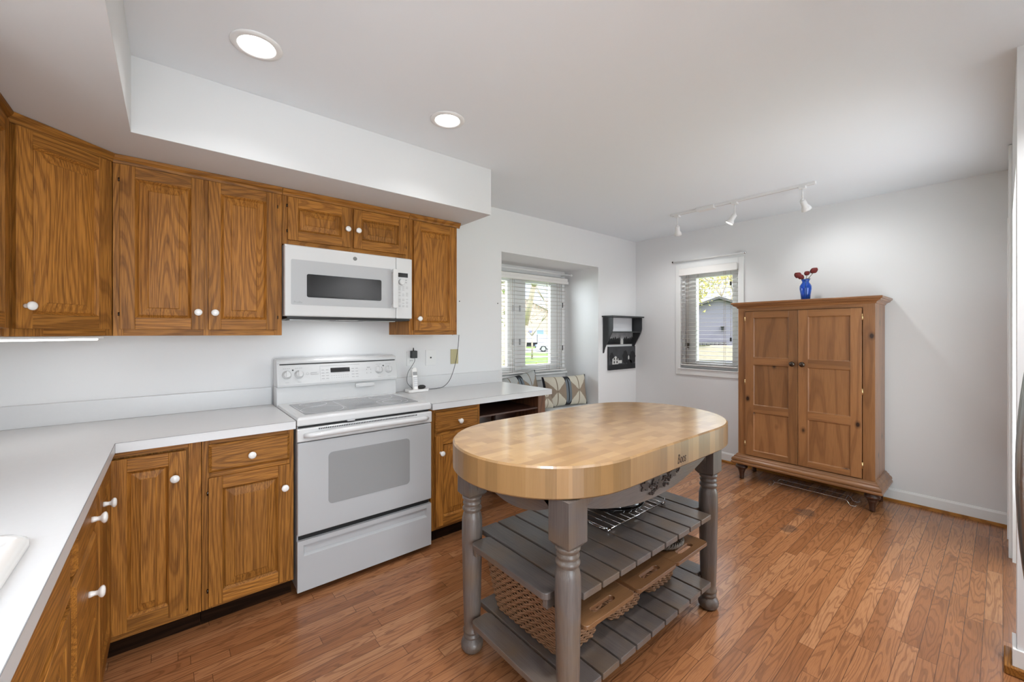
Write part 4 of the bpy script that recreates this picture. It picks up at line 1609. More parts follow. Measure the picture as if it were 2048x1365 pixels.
b = MB().loft(around([(0.0, 1.572), (0.006, 1.574), (0.010, 1.584), (0.022, 1.592), (0.034, 1.597), (0.036, 1.606), (0.046, 1.610), (0.048, 1.622), (0.044, 1.627)]))
b.build('cornice', pine_y, t)
b = MB().loft(around([(0.0, 0.236), (0.010, 0.233), (0.016, 0.222), (0.026, 0.214), (0.028, 0.206), (0.040, 0.196), (0.044, 0.186), (0.044, 0.176), (0.036, 0.174), (0.046, 0.166), (0.048, 0.154), (0.040, 0.146)]))
b.build('plinth_moulding', pine_y, t)
footp = [(0.019, 0.001), (0.019, 0.015), (0.021, 0.05), (0.027, 0.075), (0.034, 0.085), (0.030, 0.090), (0.044, 0.100), (0.050, 0.112), (0.046, 0.124), (0.036, 0.130), (0.044, 0.136), (0.044, 0.146)]
foot_dark = plain('dark_foot_wood', (0.045, 0.016, 0.008), 0.3, coat=0.3, vary=0.3, bscale=20)
for x in (AF + 0.025, AB - 0.07):
    for y in (AR + 0.02, AL - 0.02):
        MB().lathe(footp, (x, y, 0), 24).build('foot', foot_dark, t)


def armoire_door(y0, y1, ky, hinge_y):
    """front faces -x"""
    b = MB()
    z0, z1 = 0.241, 1.541
    x0, x1 = AF - 0.003, AF + 0.0
    st = 0.068
    f0, f1 = AF - 0.016, AF - 0.0005
    b.box(f0, f1, y0, y0 + st, z0, z1, 0)
    b.box(f0, f1, y1 - st, y1, z0, z1, 0)
    rails = [(z0, 0.288 + 0.0), (0.633, 0.700), (1.062, 1.128), (1.484, z1)]
    for a, c in rails:
        b.box(f0, f1, y0 + st, y1 - st, a, c, 1)
    for (a, c), (a2, c2) in zip(rails[:-1], rails[1:]):
        rr_ = lambda i, x: [(x, y0 + st + i, c + i), (x, y1 - st - i, c + i), (x, y1 - st - i, a2 - i), (x, y0 + st + i, a2 - i)]
        b.loft([rr_(0, f0 + 0.001), rr_(0.006, f0 + 0.009)], 0, cap0=False)
    d = b.build('door', [pine_z, pine_y], t, 0.0015)
    k = MB().lathe([(0.014, -0.0), (0.012, -0.004), (0.008, -0.010), (0.009, -0.016), (0.019, -0.022), (0.0215, -0.029), (0.017, -0.036), (0.006, -0.039)], (f0, ky, 1.087), 20, axis='x')
    k.build('knob', bronze, d)
    for hz in (1.47, 0.90, 0.34):
        MB().tube([(f0 + 0.004, hinge_y, hz - 0.025), (f0 + 0.004, hinge_y, hz + 0.025)], 0.0045, 8).build('hinge', brass, d)


armoire_door(1.101, 1.508, 1.136, 1.512)
armoire_door(0.688, 1.098, 1.064, 0.684)

t = thing('wire_stand', 'thin bent chrome wire stand lying on the floor under the armoire', 'rack', (4.12, 1.02, 0))
b = MB()
def wirerail(x):
    return [(x, 1.335, 0.012), (x - 0.012, 1.325, 0.004), (x - 0.012, 1.300, 0.004), (x, 1.29, 0.03), (x, 1.275, 0.035), (x, 0.80, 0.035), (x, 0.785, 0.03), (x - 0.012, 0.765, 0.004), (x - 0.012, 0.735, 0.004), (x, 0.725, 0.012)]
for x in (4.085, 4.20):
    b.tube(wirerail(x), 0.0026, 8)
for y in (1.275, 0.80):
    b.tube([(4.085, y, 0.035), (4.20, y, 0.035)], 0.0026, 8)
b.build('wire', chrome, t)

# ---- vase with dried roses
blue = plain('cobalt_glass', (0.03, 0.22, 0.85), 0.04, trans=0.8, ior=1.45, coat=0.3)
VX, VY, VZ = 4.20, 1.088, 1.628
t = thing('vase', 'cobalt blue glass vase standing on top of the pine armoire', 'vase', (VX, VY, VZ))
MB().lathe([(0.026, VZ), (0.032, VZ + 0.004), (0.036, VZ + 0.05), (0.044, VZ + 0.10), (0.043, VZ + 0.125), (0.030, VZ + 0.148), (0.024, VZ + 0.158), (0.027, VZ + 0.170), (0.034, VZ + 0.182), (0.031, VZ + 0.181), (0.021, VZ + 0.158), (0.038, VZ + 0.12), (0.039, VZ + 0.10), (0.030, VZ + 0.05), (0.024, VZ + 0.01)], (VX, VY, 0), 28).build('body', blue, t)
rose_m = plain('dried_rose', (0.13, 0.014, 0.012), 0.7, vary=0.5, bscale=60)
stem_m = plain('dried_stem', (0.10, 0.07, 0.03), 0.8)
for i, (dy, dz, ln, lab) in enumerate(((0.052, 0.222, 0.030, 'dried dark red rose, leftmost in the blue vase'), (0.030, 0.205, 0.024, 'dried dark red rose drooping just left of the vase mouth'),
                                       (-0.012, 0.232, 0.022, 'small dried brownish red rose, in the middle of the blue vase'), (-0.062, 0.250, 0.028, 'dried red rose, rightmost and highest in the blue vase'))):
    t = thing('dried_rose', lab, 'flower', (VX, VY, VZ + 0.17))
    c = Vector((VX - 0.01, VY + dy, VZ + dz))
    ax = Vector((0, dy, 0.05)).normalized()
    b = MB()
    rr = random.Random(20 + i)
    for k in range(13):
        a = k * 2.4
        r_ = ln * (0.42 + 0.035 * k)
        q = []
        rows, cols = 4, 5
        for u in range(rows):
            for v in range(cols):
                an = a + (v / (cols - 1) - 0.5) * 1.7
                h = (u / (rows - 1) - 0.5) * ln * 1.5
                rad = r_ * (0.55 + 0.9 * math.sin(math.pi * min(0.95, 0.15 + 0.7 * u / (rows - 1)))) * 0.85 + rr.uniform(-1, 1) * 0.0015
                q.append((c.x + rad * math.cos(an), c.y + rad * math.sin(an) + h * ax.y * 0.25, c.z + h))
        F = [(u * cols + v, u * cols + v + 1, (u + 1) * cols + v + 1, (u + 1) * cols + v) for u in range(rows - 1) for v in range(cols - 1)]
        b.add(q, F, smooth=True)
    b.sphere((c.x, c.y, c.z - ln * 0.1), ln * 0.72, 10)
    b.build('bloom', rose_m, t)
    MB().tube([c - Vector((0, 0, ln * 0.4)), (VX, VY + dy * 0.2, VZ + 0.178), (VX, VY - dy * 0.15, VZ + 0.10), (VX, VY - dy * 0.2, VZ + 0.02)], 0.0022, 6).build('stem', stem_m, t)
    b = MB()
    for k in range(3):
        a = k * 2.1 + i
        p = Vector((VX, VY + dy * 0.5, VZ + 0.185))
        d_ = Vector((math.cos(a), math.sin(a), 0.3)) * 0.02
        s_2 = Vector((-d_.y, d_.x, 0)) * 0.35
        b.add([tuple(p), tuple(p + d_ * 0.5 + s_2), tuple(p + d_), tuple(p + d_ * 0.5 - s_2)], [(0, 1, 2, 3)])
    b.build('leaf', plain('dried_leaf', (0.08, 0.07, 0.03), 0.8), t)

# ================================================================ WALL SHELF AND PICTURES
t = thing('wall_shelf', 'black wooden wall shelf with curved side brackets, near the corner', 'shelf', (4.1, 2.87, 1.12))
SL, SR, SFY = 3.800, 4.392, 2.800
def side_poly():
    p = [(WB - 0.003, 1.528), (SFY, 1.528), (SFY, 1.40)]
    for i in range(1, 12):
        s = i / 11
        y = SFY + (WB - 0.012 - SFY) * (s * s * (3 - 2 * s) * 0.75 + 0.25 * s)
        p.append((y, 1.40 - 0.275 * s))
    p += [(WB - 0.003, 1.115)]
    return p
for x in (SL, SR - 0.018):
    MB().prism(side_poly(), 'x', x, x + 0.018).build('side_bracket', black_wood, t, 0.0015)
MB().box(SL - 0.018, SR + 0.018, SFY - 0.018, WB - 0.003, 1.529, 1.545).build('top_board', black_wood, t, 0.003)
MB().box(SL + 0.0185, SR - 0.0185, SFY + 0.012, WB - 0.003, 1.352, 1.366).build('shelf_board', black_wood, t, 0.001)
pw = plain('white_card', (0.80, 0.80, 0.83), 0.6)
t = thing('picture_card', 'plain white card standing on the middle board of the black shelf', 'card', (4.13, 2.92, 1.367))
MB().box(3.93, 4.35, WB - 0.016, WB - 0.008, 1.3665, 1.526).build('card', pw, t)

cv_dark = plain('dark_photo', (0.045, 0.047, 0.052), 0.55, vary=0.5, bscale=9)
cv_mid = plain('mid_photo', (0.13, 0.135, 0.14), 0.6, vary=0.7, bscale=18)
cv_tree = plain('tree_photo', (0.014, 0.015, 0.017), 0.7, vary=0.5, bscale=30)
cv_white = plain('pale_photo', (0.62, 0.62, 0.60), 0.6)
cv_sky = plain('cloud_photo', (0.30, 0.30, 0.31), 0.6, vary=0.6, bscale=14)


def canvas(name, label, x0, x1, z0, z1, base, th=0.022):
    t = thing(name, label, 'picture', ((x0 + x1) / 2, WB, z0))
    y = WB - 0.003 - th
    MB().box(x0, x1, y, WB - 0.003, z0, z1).build('canvas', base, t, 0.001)
    return t, y


t, y = canvas('picture', 'dark black and white picture of a white farmhouse at dusk, hung below the shelf', 3.885, 4.415, 0.915, 1.188, cv_dark)
W_, H_ = 4.415 - 3.885, 0.273
X = lambda s: 3.885 + s * W_
Z = lambda s: 0.915 + s * H_
b = MB().prism([(X(.12), Z(.24)), (X(.34), Z(.24)), (X(.34), Z(.47)), (X(.24), Z(.59)), (X(.12), Z(.47))], 'y', y - 0.0006, y)
b.prism([(X(.34), Z(.27)), (X(.47), Z(.27)), (X(.47), Z(.40)), (X(.34), Z(.40))], 'y', y - 0.0006, y)
b.build('house_image', cv_white, t)
b = MB()
for sx in (.17, .27):
    for sz in (.28, .42):
        b.box(X(sx), X(sx) + 0.02, y - 0.001, y, Z(sz), Z(sz) + 0.028)
b.build('house_window_image', cv_tree, t)
for cx, cz, rx, rz in ((.60, .52, .10, .30), (.88, .50, .12, .28), (.76, .30, .10, .10), (.10, .55, .07, .2)):
    MB().prism([(X(cx + rx * math.cos(a) * (1 + .12 * math.sin(7 * a))), Z(cz + rz * math.sin(a) * (1 + .1 * math.cos(9 * a)))) for a in [2 * math.pi * i / 28 for i in range(28)]], 'y', y - 0.0004, y).build('tree_image', cv_tree, t)
b = MB().prism([(X(.73 + .025 * math.cos(a)), Z(.50 + .09 * math.sin(a))) for a in [2 * math.pi * i / 16 for i in range(16)]], 'y', y - 0.0008, y)
b.build('moon_image', cv_white, t)
b = MB().box(X(0), X(1), y - 0.0003, y, Z(0), Z(.22))
b.build('field_image', cv_tree, t)

t, y = canvas('picture', 'black and white picture of a white steeple among trees, hung behind the shelf bracket', 3.850, 4.372, 1.212, 1.350, cv_mid, 0.012)
W_, H_ = 4.372 - 3.850, 0.138
X = lambda s: 3.850 + s * W_
Z = lambda s: 1.212 + s * H_
MB().box(X(0), X(1), y - 0.0004, y, Z(.45), Z(1)).build('sky_image', cv_sky, t)
b = MB()
for i in range(14):
    cx = (i + .5) / 14
    if 9 > i > 6: continue
    b.prism([(X(cx - .05), Z(0.02)), (X(cx + .05), Z(0.02)), (X(cx + .03), Z(.55)), (X(cx), Z(.62 + .1 * math.sin(i * 2.1))), (X(cx - .03), Z(.5))], 'y', y - 0.0008, y)
b.build('tree_image', cv_tree, t)
b = MB().prism([(X(.52), Z(.02)), (X(.62), Z(.02)), (X(.62), Z(.3)), (X(.60), Z(.5)), (X(.58), Z(.5)), (X(.57), Z(.78)), (X(.56), Z(.5)), (X(.54), Z(.5)), (X(.52), Z(.3))], 'y', y - 0.0012, y)
b.build('steeple_image', cv_white, t)

# ================================================================ WINDOW SEAT CUSHIONS
cl = plain('cream_weave', (0.60, 0.56, 0.46), 0.95, bump=0.5, bscale=500)
gy = plain('grey_weave', (0.46, 0.47, 0.46), 0.95, bump=0.5, bscale=500)
tn = plain('tan_weave', (0.30, 0.235, 0.175), 0.95, bump=0.5, bscale=500)
st_ = plain('brown_stripe', (0.23, 0.185, 0.13), 0.95)
bk = plain('black_trim', (0.015, 0.015, 0.02), 0.9)
bg_ = plain('blue_grey_stripe', (0.16, 0.19, 0.215), 0.95)


def cushion(label, loc, w_, h_, rot, cream):
    t = thing('cushion', label, 'cushion', loc, local=True)
    t.rotation_euler = rot
    N, Mm = 96, 64
    V, F, mt = [], [], []
    for side in (-1, 1):
        base = len(V)
        for j in range(Mm + 1):
            for i in range(N + 1):
                u, v = i / N * 2 - 1, j / Mm * 2 - 1
                e = (max(0, 1 - abs(u) ** 2.6) * max(0, 1 - abs(v) ** 2.6)) ** 0.5
                px = u * w_ / 2 * (1 - 0.05 * (1 - v * v) * abs(u) ** 3)
                pz = v * h_ / 2 * (1 - 0.06 * (1 - u * u) * abs(v) ** 3)
                V.append((px, side * 0.075 * e, pz + h_ / 2))
        for j in range(Mm):
            for i in range(N):
                a = base + j * (N + 1) + i
                F.append((a, a + 1, a + N + 2, a + N + 1))
                u, v = ((i + .5) / N * 2 - 1), ((j + .5) / Mm * 2 - 1)
                # bands: dark centre stripe, two thin brown stripes, diamonds between
                au = abs(u)
                m = 0
                s1 = 0.50
                if au > 0.965:
                    m = 4
                elif au < 0.13:
                    edge = 0.13 * (1 - max(0, (abs(v) - 0.62)) * 1.5)
                    m = 4 if (au < 0.012 or abs(v) > 0.92 or (abs(v) > 0.6 and au > 0.13 - (abs(v) - 0.6) * 0.4)) else 5
                elif abs(au - s1) < 0.028:
                    m = 3
                else:
                    dd_ = abs(au - s1) / (0.50 - 0.03)
                    m = 2 if abs(v) < dd_ * 0.80 else (1 if cream else 0)
                    m = m if m == 2 else (0 if cream else 1)
                mt.append(m)
    mb = MB()
    for m in range(6):
        pass
    k = 0
    mb.v = V
    mb.f = [list(f) for f in F]
    mb.m = mt
    mb.s = [0.5] * len(F)
    mb.sm = [True] * len(F)
    mb.build('cover', [cl, gy, tn, st_, bk, bg_], t, raw=True)
    pts = []
    for k in range(40):
        s = k / 39 * 2 - 1
        pts.append((w_ / 2 * (1 - 0.05 * (1 - s * s)), 0, h_ / 2 + s * h_ / 2))
    MB().tube(pts, 0.006, 6).build('piping', bk, t, raw=True)
    MB().tube([(-p[0], p[1], p[2]) for p in pts], 0.006, 6).build('piping', bk, t, raw=True)
    return t


cushion('cream and tan diamond-pattern cushion with dark stripe, upright at the right of the window seat', (3.385, 3.115, AZ0 + 0.006), 0.60, 0.335, (R(-7), 0, R(-9)), True)
cushion('grey and tan diamond-pattern cushion, leaning behind the end of the worktop', (2.905, 3.30, AZ0 + 0.04), 0.52, 0.335, (R(-9), R(-9), R(-3)), False)
cushion('pale patterned cushion corner peeking out between the worktop end and the upright cushion', (2.89, 3.06, AZ0 + 0.03), 0.44, 0.20, (R(-20), R(0), R(-6)), True)

# ================================================================ PLATES, PLUG, PHONE
YW = WB
t = thing('wall_outlet', 'white double wall outlet behind the cordless phone', 'outlet', (1.43, YW, 1.095))
MB().box(1.394, 1.466, YW - 0.007, YW, 1.095, 1.207).build('plate', outlet_mat, t, 0.002)
b = MB()
for z in (1.115, 1.165):
    b.box(1.413, 1.447, YW - 0.009, YW - 0.006, z, z + 0.030)
b.build('socket', outlet_mat, t, 0.002)
b = MB()
for z in (1.130,):
    b.box(1.420, 1.423, YW - 0.0095, YW - 0.006, z, z + 0.01).box(1.434, 1.437, YW - 0.0095, YW - 0.006, z, z + 0.01)
b.build('slot', black_pl, t)
t = thing('power_adapter', 'black plug-in power adapter with a thin cable down to the phone base', 'adapter', (1.44, 2.90, 1.16))
MB().box(1.418, 1.462, 2.885, YW - 0.010, 1.155, 1.212).build('block', black_pl, t, 0.004)
MB().tube([(1.435, 2.90, 1.205), (1.435, 2.90, 1.235)], [0.006, 0.003], 8).build('strain_relief', black_pl, t)
pts = [(1.44, 2.888, 1.157), (1.436, 2.885, 1.13), (1.41, 2.885, 1.09), (1.383, 2.885, 1.05), (1.372, 2.882, 1.00), (1.378, 2.878, 0.965), (1.405, 2.872, 0.935), (1.425, 2.868, 0.922)]


def smooth(pts, n=6):
    P = [Vector(p) for p in pts]
    out = []
    for i in range(len(P) - 1):
        p0, p1, p2, p3 = P[max(0, i - 1)], P[i], P[i + 1], P[min(len(P) - 1, i + 2)]
        for k in range(n):
            s = k / n
            out.append(tuple(0.5 * ((2 * p1) + (p2 - p0) * s + (2 * p0 - 5 * p1 + 4 * p2 - p3) * s * s + (3 * p1 - p0 - 3 * p2 + p3) * s ** 3)))
    out.append(tuple(P[-1]))
    return out


MB().tube(smooth(pts), 0.0017, 6).build('cable', black_pl, t)
t = thing('jack_plate', 'blank white wall plate with one small jack, between the outlet and the tan plate', 'wall plate', (1.6, YW, 1.09))
MB().box(1.556, 1.644, YW - 0.005, YW, 1.090, 1.213).build('plate', outlet_mat, t, 0.0015)
MB().box(1.594, 1.606, YW - 0.008, YW - 0.004, 1.146, 1.158).build('jack', black_pl, t, 0.001)
t = thing('cover_plate', 'tan wall plate on the back wall below the narrow cabinet', 'wall plate', (1.82, YW, 1.09))
MB().box(1.785, 1.857, YW - 0.006, YW, 1.092, 1.213).build('plate', tan_plate, t, 0.0015)
t = thing('phone_jack_box', 'pale wall box beside the narrow wall cabinet, with a thin black cord below it', 'wall plate', (1.83, YW, 1.33))
MB().box(1.80, 1.865, YW - 0.02, YW, 1.33, 1.50).build('plate', outlet_mat, t, 0.002)
for x, z in ((1.872, 1.616), (2.28, 1.617)):
    tag(MB().lathe([(0.0045, 0), (0.0045, -0.004), (0.002, -0.005)], (x, YW, z), 8, axis='y').build('wall_nail', black_pl), 'tiny dark nail in the back wall, ' + ('beside the narrow cabinet' if x < 2 else 'at the left edge of the window alcove'), 'nail')

t = thing('cordless_phone', 'silver cordless phone handset standing in its white base on the worktop', 'phone', (1.43, 2.83, CT))
b = MB().prism(rrect(1.350, 1.515, 2.790, 2.885, 0.02, 4), 'z', CT + 0.001, CT + 0.021)
b.build('base', ceramic, t, 0.004)
M = Matrix.Translation((1.420, 2.835, CT + 0.018)) @ Matrix.Rotation(R(-10), 4, 'X')
b = MB().loft([[(x, y, z) for x, y in rrect(-0.021 * k, 0.021 * k, -0.011, 0.011, 0.008, 3)] for k, z in ((0.95, 0), (1.0, 0.05), (1.05, 0.10), (1.1, 0.15), (0.9, 0.160), (0.6, 0.163))], M=M)
h = b.build('handset', ceramic, t, 0)
b = MB().box(-0.0165, 0.0165, -0.0125, -0.0105, 0.106, 0.132, M=M)
b.build('screen', print_grey, h)
b = MB()
for i in range(3):
    for j in range(5):
        b.box(-0.015 + i * 0.0105, -0.007 + i * 0.0105, -0.0125, -0.0105, 0.022 + j * 0.015, 0.032 + j * 0.015, M=M)
b.build('keypad', handset_grey, h)
b = MB().sphere((1.468, 2.83, CT + 0.034), 0.030, 14, sc=(1.1, 0.8, 0.55))
b.build('earpiece_rest', black_pl, t)
pts = [(1.846, 2.90, 1.332), (1.842, 2.905, 1.25), (1.832, 2.908, 1.17), (1.815, 2.905, 1.10), (1.785, 2.90, 1.02), (1.745, 2.893, 0.955), (1.69, 2.885, 0.917), (1.63, 2.878, CT + 0.004), (1.57, 2.87, CT + 0.004), (1.515, 2.86, CT + 0.008)]
MB().tube(smooth(pts), 0.0021, 6).build('cord', black_pl, t)['label'] = 'thin black cord looping up to the wall box'

# ================================================================ LIGHT FITTINGS
def can(x, y, lab, pw=1.3):
    t = thing('recessed_light', lab, 'ceiling light', (x, y, CEIL), group='round recessed ceiling lights')
    MB().lathe([(0.090, 0), (0.088, -0.004), (0.068, -0.007), (0.064, -0.004), (0.064, 0)], (x, y, CEIL), 40).build('trim_ring', trim_mat, t)
    MB().lathe([(0.064, -0.003), (0.060, -0.0045), (0.0, -0.0055)][:2] + [(0.001, -0.0055)], (x, y, CEIL), 40).build('lens', lamp_on, t)
    lamp('recessed_lamp', 'AREA', (x, y, CEIL - 0.012), (0, 0, 0), pw, (0.97, 0.985, 1.0), shape='DISK', size=0.12, spread=R(125))


can(0.262, 1.880, 'lit round recessed ceiling light, nearest the upper left corner of the room')
can(1.130, 1.888, 'lit round recessed ceiling light, farther of the two, beyond the middle of the bulkhead')
for (x, y, pw), wh in zip(((0.70, 0.72, 9), (1.45, 0.20, 3), (2.05, -0.38, 13), (0.262, -1.2, 6)), ('over the aisle beside the left run of cabinets', 'over the near side of the island table', 'in front of the refrigerator', 'near the added glass door behind the viewer')):  # four unseen ceiling lights added to brighten the room
    can(x, y, 'added, unseen round recessed ceiling light ' + wh, pw)

t = thing('track_light', 'white ceiling track light with three spot heads near the corner', 'track light', (3.68, 1.46, CEIL))
b = MB().box(3.672, 3.706, 0.892, 2.036, CEIL - 0.020, CEIL)
b.build('track', trim_mat, t, 0.002)
b = MB().box(3.655, 3.722, 1.626, 1.780, CEIL - 0.030, CEIL)
b.build('power_feed', trim_mat, t, 0.004)
b = MB().box(3.6840, 3.6940, 0.90, 2.03, CEIL - 0.0208, CEIL - 0.0198)
b.build('track_slot', handset_grey, t)
aims = [((3.689, 1.975), Vector((0.05, 0.02, -0.08)), True), ((3.689, 1.462), Vector((-0.02, 0.045, -0.08)), True), ((3.689, 0.975), Vector((0.075, -0.02, -0.09)), False)]
for (x, y), d, on in aims:
    d = d.normalized()
    b = MB()
    b.box(x - 0.02, x + 0.02, y - 0.022, y + 0.022, CEIL - 0.036, CEIL - 0.0205)
    b.tube([(x, y, CEIL - 0.036), (x, y, CEIL - 0.115)], 0.005, 8)
    b.sphere((x, y, CEIL - 0.120), 0.013, 10)
    hd = b.build('spot_head', trim_mat, t)
    c = Vector((x, y, CEIL - 0.125))
    q = d.to_track_quat('Z', 'Y').to_matrix().to_4x4()
    M = Matrix.Translation(c) @ q
    b = MB().lathe([(0.012, -0.005), (0.020, 0.0), (0.021, 0.045), (0.030, 0.060), (0.035, 0.082), (0.033, 0.082), (0.028, 0.062), (0.012, 0.05)], (0, 0, 0), 24, M=M)
    b.build('shade', trim_mat, hd)
    b = MB().lathe([(0.0295, 0.072), (0.0295, 0.076), (0.015, 0.080), (0.001, 0.081)], (0, 0, 0), 24, M=M)
    b.build('bulb', lamp_on, hd)
    sp = lamp('spot_lamp', 'SPOT', c + d * 0.10, d.to_track_quat('-Z', 'Y').to_euler(), 13 if on else 8, (0.98, 0.99, 1.0), spot_size=R(120), spot_blend=0.8, shadow_soft_size=0.02)

# ================================================================ REFRIGERATOR (its handle shows at the right border)
t = thing('refrigerator', 'stainless steel refrigerator, only its bowed door handle showing at the right border', 'refrigerator', (1.6, -0.46, 0))
FX0, FX1, FY = 1.02, 1.90, -0.130
MB().box(FX0, FX1, -0.83, FY - 0.06, 0.02, 1.78).build('case', steel, t, 0.004)
MB().box(FX0 + 0.03, FX1 - 0.03, -0.80, FY - 0.09, 0.001, 0.02).build('foot', black_pl, t)
for x0, x1, hx in ((FX0, FX0 + 0.437, FX0 + 0.395), (FX0 + 0.443, FX1, FX0 + 0.487)):
    d = MB().box(x0, x1, FY - 0.056, FY, 0.42, 1.78).build('door', steel, t, 0.008, 3)
    pts = []
    for i in range(33):
        s = i / 32
        pts.append((hx, FY + 0.012 + 0.088 * math.sin(math.pi * s) ** 0.75, 0.46 + 1.14 * s))
    MB().tube(pts, 0.0125, 14).build('handle', steel, d)
d = MB().box(FX0, FX1, FY - 0.056, FY, 0.06, 0.41).build('freezer_drawer', steel, t, 0.008, 3)
MB().tube([(FX0 + 0.08, FY, 0.36), (FX0 + 0.09, FY + 0.045, 0.36), (FX1 - 0.09, FY + 0.045, 0.36), (FX1 - 0.08, FY, 0.36)], 0.011, 12).build('handle', steel, d)
# ================================================================ OUTDOORS
GZ = -0.75
grass = plain('lawn', (0.15, 0.25, 0.045), 0.95, vary=0.45, bscale=1.5)
asphalt = plain('street', (0.48, 0.46, 0.44), 0.9, vary=0.08, bscale=2)
struct('ground', MB().box(-40, 160, 3.6, 160, GZ - 0.2, GZ).box(4.8, 160, -60, 3.6, GZ - 0.2, GZ), grass)


def frame_at(p, ang):
    return Matrix.Translation(p) @ Matrix.Rotation(ang, 4, 'Z')


# street band across the alcove view
view = R(46)
M = frame_at((30.5, 33.0, 0), R(-43))
b = MB().box(-40, 40, -1.6, 9.0, GZ, GZ + 0.02, M=M)
tag(b.build('street', asphalt), kind='structure')
b = MB().box(-40, 40, -9.5, -8.2, GZ, GZ + 0.02, M=M)
tag(b.build('pavement', plain('pale_paving', (0.75, 0.70, 0.64), 0.9)), kind='structure')

white_p = plain('white_car_paint', (0.48, 0.48, 0.49), 0.3, coat=0.5)
tyre = plain('tyre_rubber', (0.02, 0.02, 0.02), 0.8)
rim = plain('alloy_rim', (0.6, 0.6, 0.6), 0.3, metal=0.8)
autoglass = plain('car_glass', (0.25, 0.35, 0.45), 0.1)


def car(name, label, p, ang, body_m, L=4.3, H=1.45):
    """side profile along local x, nose at -x"""
    t = thing(name, label, 'car', p, ang, local=True)
    prof = [(0, 0.35), (0.02, 0.62), (0.12, 0.78), (0.9, 0.93), (1.15, 0.98), (1.75, 1.36), (2.2, H), (3.2, H - 0.02), (3.9, 1.12), (4.25, 1.0), (4.3, 0.5), (4.25, 0.32)]
    prof = [(x * L / 4.3, z) for x, z in prof]
    b = MB()
    b.prism(prof, 'y', -0.82, 0.82)
    b.build('body', body_m, t, 0.06, 3, raw=True)
    g = MB()
    g.prism([(1.25 * L / 4.3, 1.0), (1.78 * L / 4.3, 1.32), (2.2 * L / 4.3, H - 0.07), (3.15 * L / 4.3, H - 0.09), (3.7 * L / 4.3, 1.05)], 'y', -0.835, 0.835)
    g.build('side_window', autoglass, t, raw=True)
    MB().box(-0.02, 0.08, -0.7, 0.7, 0.42, 0.60).build('grille', tyre, t, raw=True)
    for s in (-1, 1):
        MB().box(-0.01, 0.2, s * 0.62 - 0.12, s * 0.62 + 0.12, 0.62, 0.76).build('headlight', autoglass, t, 0.02, raw=True)
    for wx in (0.82 * L / 4.3, 3.45 * L / 4.3):
        for s in (-1, 1):
            w_ = MB().lathe([(0.34, -0.1), (0.34, 0.1)], (wx, s * 0.76, 0.345), 28, axis='y').build('wheel', tyre, t, 0.02, raw=True)
            q = MB()
            q.lathe([(0.22, -0.105), (0.22, 0.105)], (wx, s * 0.76, 0.345), 24, axis='y')
            q.build('rim', rim, w_, raw=True)
    return t


def at(u, v, w):
    """room point seen at image column u, row v, at distance w along the view axis"""
    th = R(50.15)
    F = Vector((math.cos(th), math.sin(th), 0)); Rr = Vector((math.sin(th), -math.cos(th), 0))
    return Vector((0, 0, 1.35)) + F * w + Rr * ((u - 1024) / 819.41 * w) + Vector((0, 0, (666.07 - v) / 819.41 * w))


SIDE = R(50.15 - 90)
car('parked_car', 'white car parked on the street beyond the lawn, seen through the alcove window', (31.0, 33.1, GZ + 0.02), SIDE, white_p)
car('parked_car', 'dark car parked behind the white one, seen through the alcove window', (26.6, 36.6, GZ + 0.02), SIDE, plain('dark_car_paint', (0.05, 0.05, 0.055), 0.3), 4.6, 1.5)
p = (32.6, 36.6, GZ)
t = thing('delivery_truck', 'white box truck with a blue emblem, parked across the street', 'truck', p, SIDE, local=True)
MB().box(-1.0, 1.35, -1.0, 1.0, 0.95, 2.55).build('cargo_box', white_p, t, 0.03, raw=True)
MB().prism([(1.4, 0.5), (3.0, 0.5), (3.0, 1.2), (2.5, 1.9), (1.4, 1.95)], 'y', -0.9, 0.9).build('cab', white_p, t, 0.05, raw=True)
b = MB()
b.prism([(-0.25, 2.12), (0.05, 2.32), (0.05, 2.12), (-0.02, 1.98)], 'y', -1.02, -1.0)
b.box(0.18, 0.70, -1.02, -1.0, 2.12, 2.18).box(0.35, 0.85, -1.02, -1.0, 2.26, 2.31)
b.build('emblem', plain('emblem_blue', (0.05, 0.07, 0.45), 0.5), t, raw=True)
for wx in (-0.4, 2.4):
    for s in (-1, 1):
        MB().lathe([(0.42, -0.12), (0.42, 0.12)], (wx, s * 0.85, 0.43), 24, axis='y').build('wheel', tyre, t, raw=True)
MB().box(-1.0, 3.0, -0.8, 0.8, 0.45, 0.94).build('chassis', tyre, t, raw=True)


def house(name, label, p, ang, w_, d_, hw, hr, wall_c, roof_c, wins=(), axis_front='gable'):
    """gable wall faces local -y, centred on x"""
    t = thing(name, label, 'house', p, ang, local=True)
    MB().prism([(-w_ / 2, 0), (w_ / 2, 0), (w_ / 2, hw), (0, hr), (-w_ / 2, hw)], 'y', 0, d_).build('walls', wall_c, t, raw=True)
    b = MB()
    e = 0.35
    for s in (-1, 1):
        k = (hr - hw) / (w_ / 2)
        b.prism([(0, hr + 0.02), (s * (w_ / 2 + e), hw - e * k + 0.02), (s * (w_ / 2 + e), hw - e * k + 0.17), (0, hr + 0.17)], 'y', -0.3, d_ + 0.3)
    b.build('roof', roof_c, t, raw=True)
    for (x0, x1, z0, z1) in wins:
        f = MB().box(x0, x1, -0.05, 0.0, z0, z1).build('window', trim_mat, t, raw=True)
        MB().box(x0 + 0.08, x1 - 0.08, -0.07, -0.05, z0 + 0.08, z1 - 0.08).build('pane', autoglass, f, raw=True)
    return t


